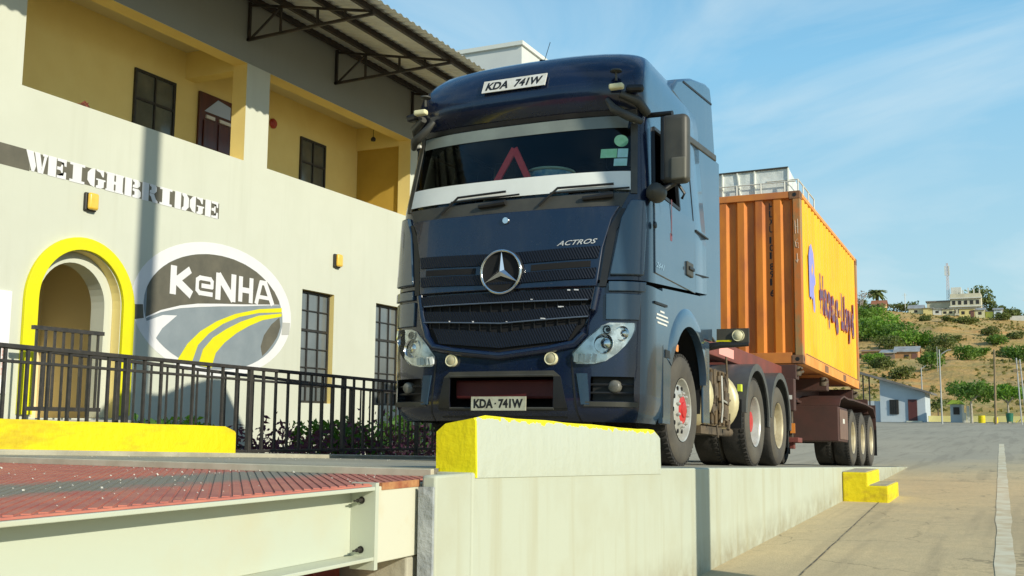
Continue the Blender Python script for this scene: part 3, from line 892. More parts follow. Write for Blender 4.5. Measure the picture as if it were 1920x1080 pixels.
stroke([(6.12, 2.34), (6.22, 2.68)], 0.09); stroke([(6.22, 2.69), (6.34, 2.69)], 0.08); stroke([(6.34, 2.69), (6.54, 2.36)], 0.10); stroke([(6.18, 2.44), (6.48, 2.44)], 0.065)
em.build('emblem_lettering', M['white'], e0)

# white notice board at the wall's edge
nb = MB(); nb.box(XF + 0.002, XF + 0.03, 0.1, 1.24, 0.66, 1.97)
no = nb.build('notice_board', mat('white_board', (0.80, 0.80, 0.82), None, rough=0.4), org=(XF, 0.6, 0.66), bevel=0.004)
tag(no, 'plain white notice board on the wall beside the arched doorway', 'notice board')
q = MB(); q.box(XF + 0.031, XF + 0.034, 1.14, 1.2, 0.85, 1.3); q.build('red_print', mat('notice_red_print', (0.5, 0.2, 0.15), (0.8, 0.8, 0.8), 20, 0.5), no)

# bulkhead wall lamps
amber = mat('amber_lamp_cover', (0.85, 0.55, 0.08), (0.78, 0.46, 0.05), 6, 0.3, coat=0.4)
for y, z, lb in ((2.42, 3.36, 'amber wall lamp below the sign lettering near the arch'), (8.43, 3.37, 'amber wall lamp above the tall barred window')):
    o = thing('wall_lamp', lb, 'wall lamp', (XF, y, z), 'amber wall lamps')
    q = MB(); q.box(XF + 0.001, XF + 0.05, y - 0.105, y + 0.105, z - 0.13, z + 0.13); q.build('housing', M['black_metal'], o, bevel=0.02)
    q = MB(); q.box(XF + 0.05, XF + 0.12, y - 0.085, y + 0.085, z - 0.115, z + 0.125); q.build('cover', amber, o, bevel=0.035, seg=4, smooth=60)
# small things on the balconies
q = MB(); q.lathe([(0, 0.0), (0.1, 0.0), (0.1, 0.03), (0.07, 0.06), (0, 0.065)], (-8.995, 8.15, 6.15), 'x', 20)
o = q.build('alarm_bell', mat('red_bell', (0.45, 0.05, 0.03), (0.3, 0.03, 0.02), 9, 0.4), org=(-8.995, 8.15, 6.15), smooth=40)
tag(o, 'round red alarm bell on the balcony wall', 'alarm bell')
o = thing('ceiling_lamp', 'small lamp hanging on a wire from the balcony ceiling', 'lamp', (-8.3, 10.7, 6.8))
q = MB(); q.tube([(-8.3, 10.7, 6.8), (-8.3, 10.7, 6.42)], 0.006, 6); q.build('wire', M['black_metal'], o)
q = MB(); q.lathe([(0, 6.34), (0.05, 6.35), (0.055, 6.4), (0.02, 6.44), (0, 6.44)], (-8.3, 10.7, 0), 'z', 14); q.build('bulb_holder', M['black_metal'], o, smooth=40)
q = MB(); q.rbox((-7.66, 2.28, 4.72), (0.1, 0.16, 0.03), (0, 0, 0.3)); q.tube([(-7.66, 2.22, 4.72), (-7.66, 2.3, 4.79), (-7.66, 2.38, 4.73)], 0.014, 6); q.tube([(-7.66, 2.28, 4.75), (-7.66, 2.36, 4.78)], 0.012, 6)
o = q.build('brush', mat('red_brown_bristle', (0.25, 0.06, 0.03), (0.08, 0.03, 0.02), 12, 0.8), org=(-7.66, 2.28, 4.7)); tag(o, 'small reddish brush lying on the balcony parapet', 'brush')

# planting between the railings and the wall
rng = random.Random(11)
green = leaf_mat('shrub_leaf', (0.07, 0.20, 0.02), (0.18, 0.36, 0.04), 3)
dgreen = leaf_mat('dark_shrub_leaf', (0.035, 0.11, 0.015), (0.09, 0.21, 0.03), 3)
purple = leaf_mat('purple_leaf', (0.05, 0.012, 0.04), (0.13, 0.05, 0.11), 4)
twig = mat('twig', (0.08, 0.05, 0.03))
def shrub(x, y, z, wd, h, n, m, label, group='leafy shrubs along the wall', size=0.045):
    o = thing('shrub', label, 'shrub', (x, y, z), group)
    q = MB()
    for i in range(7):
        a = i * 0.9; q.tube([(x, y, z), (x + wd * 0.3 * math.cos(a), y + wd * 0.4 * math.sin(a), z + h * 0.7)], [0.012, 0.005], 5)
    q.build('stem', twig, o)
    q = MB()
    foliage(q, [((x, y, z + h * 0.45), (wd * 0.5, wd * 0.55, h * 0.45)), ((x, y - wd * 0.25, z + h * 0.7), (wd * 0.3, wd * 0.3, h * 0.3)), ((x, y + wd * 0.2, z + h * 0.75), (wd * 0.25, wd * 0.25, h * 0.25))], n, size, rng)
    q.build('foliage', m, o, normals=False)
bz = lambda y: zr(y) - 0.07
shrub(-5.6, 2.35, bz(2.3), 0.9, 0.55, 500, green, 'bright green shrub just past the end of the yellow block')
shrub(-5.4, 1.6, bz(1.6), 0.7, 0.5, 350, dgreen, 'low dark green shrub below the emblem, left of a brighter one')
shrub(-4.6, 4.3, bz(4.7), 1.5, 0.62, 1000, dgreen, 'dark green shrub under the right end of the emblem')
shrub(-4.8, 6.6, bz(7.3), 1.4, 0.85, 1000, dgreen, 'tallest dark green shrub, under the first barred window')
gc = MB()
for i in range(5200):
    y = rng.uniform(1.0, 12.5); x = rng.uniform(-5.6, -3.3)
    hh = (0.18 + 0.26 * abs(noise.noise(Vector((x * 1.3, y * 1.3, 0)))) * 2 + 0.12) * min(1, (y - 0.6) / 2.2)
    z = bz(y) + rng.random() * hh
    s = rng.uniform(0.03, 0.07)
    a = Vector((rng.gauss(0, 1), rng.gauss(0, 1), rng.gauss(0, 1) + 0.7)).normalized()
    b_ = a.cross(Vector((rng.gauss(0, 1), rng.gauss(0, 1), 0.2))).normalized()
    p = Vector((x, y, z))
    gc.add([p - a * s, p + b_ * s * 0.35, p + a * s, p - b_ * s * 0.35], [(0, 1, 2, 3)])
tag(gc.build('ground_cover', purple, normals=False), 'purple leaved ground cover filling the flower bed', 'ground cover', kind='stuff')

# white block of a further building over the roofs
o = thing('rear_building', 'plain white rendered building end rising behind the truck roof', 'building', (-13, 27, 0))
q = MB(); q.box(-25, -11.44, 25, 34, 0, 13.7); q.build('wall', M['white'] if 0 else mat('pale_render', (0.60, 0.62, 0.60), (0.55, 0.57, 0.56), 1, 0.8), o)
q = MB(); q.box(-25.1, -11.36, 24.9, 34.1, 13.7, 13.85); q.build('coping', mat('pale_coping', (0.66, 0.67, 0.62)), o)

# tall pole beside the camera: its shadow falls on the ramp wall and the office
px_, py_ = 5.6, -1.25
o = thing('lamp_post', 'tall steel lamp post standing in the yard beside the ramp', 'lamp post', (px_, py_, zg(py_)))
q = MB(); q.tube([(px_, py_, zg(py_)), (px_, py_, 5), (px_, py_, 13)], [0.20, 0.19, 0.17], 16); q.build('post', mat('galvanised', (0.4, 0.4, 0.4), None, rough=0.5, metal=0.6), o, smooth=40)
q = MB(); q.tube([(px_, py_, 12.9), (px_ + 0.6, py_, 13.3), (px_ + 1.8, py_, 13.4)], 0.05, 8); q.rbox((px_ + 2.1, py_, 13.4), (0.8, 0.3, 0.12), (0, 0, 0)); q.build('lamp_head', M['black_metal'], o)

# unseen trees and shed behind the camera, added to darken the cab front's reflections
BACKTREES = []
o = thing('shed', 'long low green shed, unseen, added behind the viewer to darken reflections', 'building', (-16, -34, -1.3))
q = MB(); q.box(-34, 2, -42, -34, -1.4, 4.0); q.build('wall', mat('added_shed_wall', (0.10, 0.12, 0.09), (0.14, 0.15, 0.11), .5, .9), o)
q = MB(); q.prism([(-43, 3.9), (-38, 5.6), (-33, 3.9), (-33, 4.1), (-38, 5.8), (-43, 4.1)], 'x', -35, 3); q.build('roof', mat('added_shed_roof', (0.14, 0.13, 0.12), None, rough=.6, metal=.2), o)
# ---------------------------------------------------------------- truck materials
def paint_mat(name, c, c2, rough, coat):
    m, t, b = nodes(name)
    setc(b, c, rough, 0.0, coat, 0.5)
    f, _ = noise_fac(t, 1.7, 0.35, 0.7, (1, 1, 0.6))
    du_, _ = noise_fac(t, 4.5, 0.5, 0.8, (1, 1, .35), detail=8, rough=.7)
    sp, _ = noise_fac(t, 70, 0.68, 0.74, detail=2)
    cc = mixc(t, math_(t, 'MULTIPLY', du_, .30), mixc(t, f, c, c2), (0.045, 0.048, 0.050))
    t.links.new(mixc(t, math_(t, 'MULTIPLY', sp, .35), cc, (0.10, 0.095, 0.08)), b.inputs['Base Color'])
    g, _ = noise_fac(t, 5, 0.3, 0.75)
    t.links.new(math_(t, 'ADD', math_(t, 'MULTIPLY', g, 0.10), rough), b.inputs['Roughness'])
    b.inputs['Coat Roughness'].default_value = 0.04
    return m
M['navy'] = paint_mat('navy_truck_paint', (0.003, 0.008, 0.030), (0.004, 0.011, 0.036), 0.22, 0.6)
# side copy of the paint, lightened for sun and sky sheen, with dust streaks
m, t, b = nodes('sunlit_dusty_navy'); M['navy_side'] = m
setc(b, (0.02, 0.04, 0.08), 0.26, 0, 0.9)
f, _ = noise_fac(t, 1.3, 0.3, 0.7, (1, 1, 0.5))
c = mixc(t, f, (0.020, 0.048, 0.085), (0.034, 0.066, 0.105))
g, _ = noise_fac(t, 9, 0.5, 0.8, (1, 1, 0.12))
t.links.new(mixc(t, math_(t, 'MULTIPLY', g, 0.35), c, (0.08, 0.105, 0.12)), b.inputs['Base Color'])
M['blackp'] = mat('black_plastic', (0.009, 0.009, 0.010), (0.016, 0.016, 0.016), 5, 0.45)
M['greyp'] = mat('grey_trim_plastic', (0.040, 0.039, 0.033), (0.065, 0.062, 0.050), 4, 0.5)
M['void'] = mat('dark_inside', (0.006, 0.006, 0.007), None, rough=0.9)
M['chrome'] = mat('chrome', (0.75, 0.75, 0.75), None, rough=0.12, metal=1)
M['silver'] = mat('silver_wheel_paint', (0.55, 0.55, 0.52), (0.42, 0.40, 0.35), 7, 0.38, metal=0.35)
M['goldrim'] = mat('dusty_wheel_paint', (0.52, 0.46, 0.32), (0.38, 0.32, 0.20), 6, 0.5, metal=0.2)
M['redhub'] = mat('red_hub_paint', (0.55, 0.03, 0.03), (0.42, 0.025, 0.02), 8, 0.45)
M['tyre'] = mat('dusty_tyre', (0.10, 0.088, 0.068), (0.06, 0.053, 0.045), 3, 0.85, bmp=0.3, bscale=30)
M['tread'] = mat('tyre_tread', (0.025, 0.024, 0.022), (0.045, 0.04, 0.035), 5, 0.9, bmp=0.5, bscale=30)
M['maroon'] = mat('maroon_chassis_paint', (0.085, 0.035, 0.028), (0.06, 0.03, 0.024), 3, 0.6, bmp=0.1)
M['maroon_red'] = mat('red_brown_beam_paint', (0.22, 0.055, 0.04), (0.15, 0.045, 0.035), 3, 0.6)
M['dirtym'] = mat('dirty_machinery', (0.14, 0.10, 0.06), (0.05, 0.04, 0.03), 7, 0.8, bmp=0.5, bscale=20)
M['fender'] = mat('grey_mudguard_plastic', (0.06, 0.062, 0.062), (0.09, 0.09, 0.085), 5, 0.45)
M['tank'] = mat('cream_tank_end', (0.62, 0.56, 0.34), (0.5, 0.42, 0.24), 4, 0.4, metal=0.2)
M['lampw'] = mat('milky_lamp_lens', (0.70, 0.66, 0.42), (0.62, 0.58, 0.38), 9, 0.3, coat=0.5)
M['orange'] = mat('orange_marker', (0.8, 0.28, 0.05), None, rough=0.3, coat=0.5)
M['plate'] = mat('plate_white', (0.72, 0.72, 0.70), (0.62, 0.60, 0.52), 18, 0.45)
M['plate_old'] = mat('plate_worn_white', (0.52, 0.52, 0.40), (0.40, 0.38, 0.28), 16, 0.5)
M['ink'] = mat('black_ink', (0.012, 0.012, 0.012), None, rough=0.5)
M['glass'] = glass_mat('windscreen_glass', (0.86, 0.90, 0.88), 0.0, 0.03)
M['lens'] = glass_mat('clear_lens', (0.96, 0.97, 0.96), 0.0, 0.03)
# navy mesh of the radiator grille: fine slanted ribs
m, t, b = nodes('grille_mesh'); M['mesh'] = m
setc(b, (0.012, 0.022, 0.045), 0.5, 0, 0.0, .3)
tc_ = t.nodes.new('ShaderNodeTexCoord'); mp_ = t.nodes.new('ShaderNodeMapping')
mp_.inputs['Rotation'].default_value = (0, R(28), 0)
wv = t.nodes.new('ShaderNodeTexWave'); wv.inputs['Scale'].default_value = 14; wv.bands_direction = 'X'
t.links.new(tc_.outputs['Object'], mp_.inputs[0]); t.links.new(mp_.outputs[0], wv.inputs[0])
bp = t.nodes.new('ShaderNodeBump'); bp.inputs['Strength'].default_value = .35; bp.inputs['Distance'].default_value = 0.012
t.links.new(wv.outputs['Fac'], bp.inputs['Height']); t.links.new(bp.outputs[0], b.inputs['Normal'])
t.links.new(mixc(t, wv.outputs['Fac'], (0.002, 0.004, 0.010), (0.003, 0.007, 0.018)), b.inputs['Base Color'])

RX = Matrix.Rotation(-SL, 4, 'X')
def vehicle(name, label, cat, org, group=None):
    o = thing(name, label, cat, RX @ Vector(org), group, rot=(-SL, 0, 0), org=org)
    return o

TR = vehicle('truck_tractor', 'dark navy blue three axle truck tractor standing on the ramp', 'truck', (0, 1.44, 0))

PROF = [  # z, front y, half width, bow, corner depth, rear y
 (0.36, 0.10, 1.17, .06, .42, 2.3), (0.42, 0.03, 1.21, .06, .42, 2.3), (0.50, 0.0, 1.235, .06, .42, 2.3), (0.95, 0.0, 1.245, .06, .40, 2.3),
 (1.10, .02, 1.245, .06, .38, 2.3), (1.5, .03, 1.245, .06, .36, 2.3), (2.2, .10, 1.24, .06, .30, 2.3), (2.34, .125, 1.235, .06, .26, 2.3),
 (3.08, .27, 1.175, .06, .26, 2.3), (3.14, .25, 1.172, .06, .26, 2.3), (3.20, .19, 1.17, .06, .26, 2.3), (3.28, .165, 1.17, .06, .27, 2.3),
 (3.36, .17, 1.165, .06, .28, 2.3), (3.45, .20, 1.16, .065, .28, 2.29), (3.55, .25, 1.145, .07, .29, 2.26), (3.64, .32, 1.12, .08, .30, 2.22), (3.72, .41, 1.085, .08, .32, 2.15),
 (3.78, .53, 1.03, .08, .34, 2.05), (3.82, .70, .95, .08, .36, 1.98), (3.845, .95, .80, .08, .34, 1.9)]
def prof(z):
    if z <= PROF[0][0]: return PROF[0][1:]
    for a, b_ in zip(PROF, PROF[1:]):
        if z <= b_[0]:
            k = (z - a[0]) / (b_[0] - a[0])
            return tuple(a[i] + k * (b_[i] - a[i]) for i in range(1, 6))
    return PROF[-1][1:]
def fy(x, z):
    yf, hw, a, c, yb = prof(z)
    t_ = min(1, abs(x) / hw)
    return yf + a * t_ * t_ + c * (1 - max(0, 1 - t_ ** 3.4) ** (1 / 3.4))
def sx_(y, z):
    yf, hw, a, c, yb = prof(z)
    if y >= yf + a + c: return hw
    lo, hi = 0.0, hw
    for _ in range(30):
        m_ = (lo + hi) / 2
        if fy(m_, z) < y: lo = m_
        else: hi = m_
    return lo

def ring(z, ts, rear=True, wrap=None):
    yf, hw, a, c, yb = prof(z)
    right = [(t_ * hw, fy(t_ * hw, z), z) for t_ in ts]
    yc = yf + a + c
    if wrap is not None:
        side = [(hw, yc + (wrap - yc) * k, z) for k in (0.33, 0.66, 1.0)]
    else:
        y1 = 1.22
        side = [(hw, yc + 0.05, z), (hw, max(y1, yc + 0.1), z), (hw, 1.75, z) if yb > 1.9 else (hw, 1.6, z), (hw, yb - 0.12, z), (hw - 0.035, yb - 0.03, z), (hw - 0.12, yb, z), (hw * .45, yb + 0.0, z)]
    half = right + side
    left = [(-x, y, zz) for x, y, zz in half[::-1]]
    if not rear:
        return left[:-1] + half
    return left[:-1] + half + [(0, prof(z)[4], z)]
TS = [0, .25, .4, .55, .7, .82, .89, .93, .96, .98, .992, .998, 1.0]
NT = len(TS)
def seam(y): return 0.085 * max(0.0, y - 0.35)
UZ = [1.56, 1.6, 1.9, 2.2, 2.34, 2.42, 2.7, 3.0, 3.08, 3.14, 3.17, 3.20, 3.24, 3.28, 3.32, 3.36, 3.40, 3.45, 3.5, 3.55, 3.6, 3.64, 3.68, 3.72, 3.75, 3.78, 3.80, 3.82, 3.835, 3.845]
rings = []
for z in UZ:
    r_ = ring(z, TS)
    if z < 1.7:
        r_ = [(x, y, zz + seam(y)) for x, y, zz in r_]
    rings.append(r_)
nr = len(rings[0])
cb = MB()
cb.v = [p for r_ in rings for p in r_]
half_n = NT + 7
c0 = half_n - 1          # index of x = 0 on the front
for j in range(len(UZ) - 1):
    for i in range(nr):
        i2 = (i + 1) % nr
        k = min(abs(i - c0), nr)
        # station index of the face on its side of the centre line
        st_ = (i - c0) if i >= c0 else (c0 - 1 - i)
        zm = (UZ[j] + UZ[j + 1]) / 2
        if 2.34 < zm < 3.08 and 0 <= st_ < 6:            # windscreen
            continue
        if 2.42 < zm < 3.0 and st_ == NT:          # side window
            continue
        cb.f.append((j * nr + i, j * nr + i2, (j + 1) * nr + i2, (j + 1) * nr + i))
        cb.m.append(1 if (st_ >= NT - 3) else 0)
ctop = len(cb.v); cb.v.append((0, 1.4, 3.86))
for i in range(nr):
    cb.f.append(((len(UZ) - 1) * nr + i, (len(UZ) - 1) * nr + (i + 1) % nr, ctop)); cb.m.append(0)
cab = cb.build('cab_shell', [M['navy'], M['navy_side']], TR, smooth=50)
# dark lining so the cab is a room
li = MB()
li.box(-1.08, 1.08, 0.62, 2.2, 1.62, 1.7); li.box(-1.08, 1.08, 2.15, 2.2, 1.7, 3.4); li.box(-1.08, 1.08, 0.6, 2.15, 3.2, 3.25)
li.box(-1.06, 1.06, 0.28, 0.62, 2.1, 2.36)
li.build('cab_lining', M['void'], TR)
for s in (-1, 1):
    q = MB(); q.box(s * 0.62 - 0.25, s * 0.62 + 0.25, 1.25, 1.42, 2.1, 2.85); q.box(s * 0.62 - 0.14, s * 0.62 + 0.14, 1.26, 1.38, 2.86, 3.05); q.box(s * 0.62 - 0.26, s * 0.62 + 0.26, 0.95, 1.4, 1.95, 2.12)
    q.build('seat', M['blackp'], TR, bevel=0.04)
q = MB(); q.lathe([(0.2 + 0.018 * math.cos(a), 0.018 * math.sin(a)) for a in [i * math.pi / 4 for i in range(9)]], (0, 0, 0), 'z', 28)
q.beam((-0.2, 0, 0), (0.2, 0, 0), 0.03); q.beam((0, 0, 0), (0, -0.2, 0), 0.03)
e_ = Matrix.Translation((0.62, 0.8, 2.42)) @ Matrix.Rotation(R(-35), 4, 'X')
q.v = [tuple(e_ @ Vector(p)) for p in q.v]; q.build('steering_wheel', M['greyp'], TR, smooth=60)

def patch(rows, off, thick, name, m, par, nx=14, nz=None, chev=0.0, side=None, bevel=0, smooth=40, fn=None):
    """sheet laid on the cab front: rows = [(z, x left, x right)]; chev lifts it away from the centre"""
    rows = sorted(rows)
    zs = []
    for a, b_ in zip(rows, rows[1:]):
        k = max(1, int((b_[0] - a[0]) / 0.05))
        for i in range(k): 
            u = i / k; zs.append(tuple(a[j] + u * (b_[j] - a[j]) for j in range(3)))
    zs.append(rows[-1])
    F, Bk = [], []
    for z, xl, xr in zs:
        fr_, bk_ = [], []
        for i in range(nx + 1):
            x = xl + (xr - xl) * i / nx
            zz = z + chev * abs(x)
            if fn: zz = fn(x, zz)
            y = fy(x, zz)
            # outward direction in plan
            e = 0.01
            sl_ = (fy(abs(x) + e, zz) - fy(abs(x) - e, zz)) / (2 * e) if abs(x) + e < prof(zz)[1] else 3.0
            l = math.hypot(1, sl_); nxv = sl_ / l * (1 if x > 0 else -1); nyv = -1 / l
            fr_.append((x + nxv * off, y + nyv * off, zz))
            bk_.append((x + nxv * (off - thick), y + nyv * (off - thick), zz))
        F.append(fr_); Bk.append(bk_)
    q = MB(); q.slab(F, Bk)
    return q.build(name, m, par, smooth=smooth, bevel=bevel)
def patch2(rows, *a, **k):
    """the same sheet and its mirror image on the other side"""
    o1 = patch(rows, *a, **k)
    o2 = patch([(z, -xr, -xl) for z, xl, xr in rows], *a, **k)
    return o1, o2

# windscreen and what is stuck to it
ws = patch([(2.33, -1.135, 1.135), (3.09, -1.08, 1.08)], 0.004, 0.006, 'windscreen', M['glass'], TR, nx=30)
patch([(2.365, -1.10, 1.10), (2.54, -1.09, 1.09)], 0.008, 0.003, 'white_strip', mat('white_sticker', (0.78, 0.80, 0.76), (0.72, 0.74, 0.70), 4, 0.4), ws, nx=30)
patch([(2.96, -1.03, 1.03), (3.075, -1.04, 1.04)], 0.008, 0.003, 'sun_strip', mat('frosted_sun_strip', (0.22, 0.25, 0.22), (0.17, 0.19, 0.17), 3, 0.35), ws, nx=30)
patch2([(2.33, 1.10, 1.15), (3.10, 1.045, 1.10)], 0.010, 0.012, 'pillar_trim', M['greyp'], TR, nx=4)
patch([(3.085, -1.09, 1.09), (3.125, -1.09, 1.09)], 0.010, 0.02, 'screen_seal', M['blackp'], TR, nx=26)
gs = mat('green_sticker', (0.22, 0.55, 0.28), (0.30, 0.62, 0.42), 20, 0.4)
bs_ = mat('pale_blue_sticker', (0.35, 0.60, 0.62), (0.28, 0.55, 0.5), 20, 0.4)
patch([(2.67, .82, .96), (2.755, .82, .96)], 0.009, 0.003, 'sticker', gs, ws, nx=4)
patch([(2.67, .965, 1.05), (2.755, .965, 1.05)], 0.009, 0.003, 'sticker', bs_, ws, nx=4)
patch([(2.59, .94, 1.05), (2.66, .94, 1.05)], 0.009, 0.003, 'sticker', bs_, ws, nx=4)
q = MB(); cx_, cz_ = 0.99, 2.83
q.add([(cx_ + 0.055 * math.cos(i * math.pi / 10), fy(cx_, cz_) - 0.012 + 0.03 * math.cos(i * math.pi / 10), cz_ + 0.055 * math.sin(i * math.pi / 10)) for i in range(20)], [tuple(range(20))])
q.build('sticker', gs, ws)
# warning triangle and a blue patterned bowl on the dashboard
wt = MB()
def rod(a, b_): wt.beam(a, b_, 0.035, 0.075)
wt.beam((-0.055, 0.31, 2.87), (-0.24, 0.26, 2.50), 0.06, 0.02, upv=(0, 1, 0)); wt.beam((-0.055, 0.312, 2.87), (0.14, 0.262, 2.50), 0.06, 0.02, upv=(0, 1, 0)); wt.beam((-0.24, 0.262, 2.5), (0.14, 0.262, 2.5), 0.02, 0.06)
wo_ = wt.build('warning_triangle', mat('red_reflector', (1.0, 0.07, 0.06), (0.95, 0.05, 0.05), 9, 0.35), None, org=(0, 0, 0))
wo_.rotation_euler = (-SL, 0, 0)
tag(wo_, 'red warning triangle standing behind the windscreen', 'warning triangle')
bw = vehicle('bowl', 'blue patterned bowl with a pale rim on the dashboard', 'bowl', (0.22, 0.54, 2.37))
q = MB(); q.lathe([(0.05, 2.37), (0.14, 2.43), (0.20, 2.56), (0.215, 2.66), (0.2, 2.66), (0.12, 2.5)], (0.22, 0.54, 0), 'z', 28); q.build('basin', mat('blue_pattern', (0.03, 0.25, 0.55), (0.4, 0.6, 0.65), 14, 0.35), bw, smooth=50)
q = MB(); q.lathe([(0.215 + 0.014 * math.cos(a), 2.665 + 0.014 * math.sin(a)) for a in [i * math.pi / 4 for i in range(9)]], (0.22, 0.54, 0), 'z', 28); q.build('rim', mat('pale_green_rim', (0.45, 0.6, 0.48)), bw, smooth=60)

patch([(3.135, -1.12, 1.12), (3.245, -1.13, 1.13)], 0.004, 0.012, 'visor_band', M['navy'], TR, nx=30)
# cowl, hood, corner deflectors
patch([(2.20, -1.03, 1.03), (2.335, -1.09, 1.09)], 0.006, 0.02, 'cowl', M['greyp'], TR, nx=26)
hood = patch([(1.50, -.855, .855), (1.56, -.865, .865), (1.84, -.895, .895), (2.1, -.96, .96), (2.21, -1.02, 1.02)], 0.040, 0.05, 'hood', M['navy'], TR, nx=24, bevel=0.008)
patch2([(1.50, .875, .93), (2.0, .93, 1.0), (2.19, 1.03, 1.10)], 0.022, 0.02, 'deflector_gap', M['blackp'], TR, nx=3)
patch2([(1.60, .955, 1.2), (2.1, 1.03, 1.21), (2.27, 1.10, 1.2)], 0.034, 0.04, 'corner_deflector', M['navy_side'], TR, nx=10, bevel=0.01)
# hood louvres
patch([(1.72, -.86, .86), (1.825, -.875, .875)], 0.052, 0.02, 'upper_mesh', M['mesh'], hood, nx=24, chev=0.03)
for s in (-1, 1):
    a, b_ = sorted((s * .27, s * .80))
    patch([(1.645, a, b_), (1.70, a, b_)], 0.044, 0.012, 'louvre', M['void'], hood, nx=10, chev=0.03)
patch([(1.545, -.84, .84), (1.635, -.85, .85)], 0.054, 0.02, 'lower_mesh', M['mesh'], hood, nx=24, chev=0.03)
q = MB(); q.lathe([(0, -0.03), (0.028, -0.03), (0.034, -0.02), (0.034, 0.02)], (0, fy(0, 2.13) - 0.03, 2.13), 'y', 20); q.build('badge', M['chrome'], hood, smooth=40)
# star in a ring
sy = fy(0, 1.66) - 0.075
q = MB(); q.lathe([(0.190 + 0.013 * math.cos(a), 0.016 * math.sin(a)) for a in [i * math.pi / 4 for i in range(9)]], (0, sy, 1.655), 'y', 48)
st3 = q.build('star_emblem', M['chrome'], TR, smooth=60)
q = MB()
for k in range(3):
    a = math.pi / 2 + k * 2 * math.pi / 3
    tip = (0.186 * math.cos(a), sy, 1.655 + 0.186 * math.sin(a))
    c_ = (0, sy - 0.028, 1.655)
    l_ = (0.036 * math.cos(a + 1.05), sy, 1.655 + 0.036 * math.sin(a + 1.05)); r2_ = (0.036 * math.cos(a - 1.05), sy, 1.655 + 0.036 * math.sin(a - 1.05))
    q.add([tip, l_, c_, r2_], [(0, 1, 2), (0, 2, 3)])
q.build('star', M['chrome'], st3)
q = MB(); q.lathe([(0, sy + 0.012), (0.186, sy + 0.012), (0.207, sy + 0.04), (0.207, sy + 0.10)], (0, 0, 1.655), 'y', 40); q.build('star_backing', M['void'], st3, smooth=40)
q = MB()
text_into(q, 'ACTROS', 0.36, 0.042, lambda u, v, d: (0.50 + u, fy(0.50 + u, 1.88) - 0.048, 1.865 + v + 0.03 * u), bold=0.01, shear=0.5)
q.build('name_badge', mat('bright_badge', (0.55, 0.57, 0.58), None, rough=.3), TR)

# lower front: shell with openings for the air intake and fog lamps
TL = [0, .2, .40, .5, .58, .66, .76, .86, .93, .96, .98, .992, 1.0]
LZ = [0.36, 0.42, 0.47, 0.53, 0.60, 0.66, 0.735, 0.80, 0.95, 1.1, 1.3, 1.45, 1.53]
q = MB(); rr = [ring(z, TL, rear=False, wrap=0.72) for z in LZ]
nn_ = len(rr[0]); q.v = [p for r_ in rr for p in r_]; cc = (nn_ - 1) // 2
for j in range(len(LZ) - 1):
    for i in range(nn_ - 1):
        st_ = (i - cc) if i >= cc else (cc - 1 - i)
        zm = (LZ[j] + LZ[j + 1]) / 2
        if 0.47 < zm < 0.735 and 0 <= st_ < 2: continue
        if 0.53 < zm < 0.735 and 5 <= st_ < 8: continue
        q.f.append((j * nn_ + i, j * nn_ + i + 1, (j + 1) * nn_ + i + 1, (j + 1) * nn_ + i)); q.m.append(1 if st_ >= 9 else 0)
bumper = q.build('bumper', [M['navy'], M['navy_side']], TR, smooth=50)
q = MB(); q.box(-1.0, 1.0, 0.30, 0.34, 0.36, 1.5); q.box(-1.15, 1.15, 0.34, 2.2, 0.62, 0.66); q.box(-1.0, 1.0, 0.16, 0.3, 0.42, 0.46)
q.build('engine_bay', M['void'], TR)
q = MB(); q.box(-0.5, 0.5, 0.12, 0.2, 0.555, 0.72); q.build('crossbeam', mat('dark_red_beam', (0.10, 0.010, 0.010), (0.07, 0.008, 0.008), 4, 0.6), TR, bevel=0.02)
q = MB()
for z in (0.745, 0.465):
    q.tube([(-0.5 + i * 0.1, fy(0.5 - abs(0.5 - i * 0.1), z) - 0.008 if 0 else fy(-0.5 + i * 0.1, z) - 0.006, z) for i in range(11)], 0.012, 6)
q.build('intake_trim', M['greyp'], bumper)
patch([(0.735, -.56, .56), (0.785, -.50, .50)], 0.012, 0.016, 'intake_surround', M['greyp'], bumper, nx=14)
patch([(0.385, -.60, .60), (0.47, -.62, .62)], 0.008, 0.012, 'intake_surround', M['blackp'], bumper, nx=14)
patch2([(0.47, .50, .62), (0.735, .50, .56)], 0.010, 0.014, 'intake_surround', M['blackp'], bumper, nx=4)
patch2([(0.50, .74, .81), (0.76, .70, .79)], 0.012, 0.016, 'fog_surround', M['navy_side'], bumper, nx=4)
patch2([(0.485, .76, 1.17), (0.525, .78, 1.175)], 0.014, 0.02, 'fog_surround', M['greyp'], bumper, nx=10)
patch2([(0.36, .70, .715), (0.9, .645, .66)], 0.004, 0.01, 'bumper_seam', M['blackp'], bumper, nx=2)
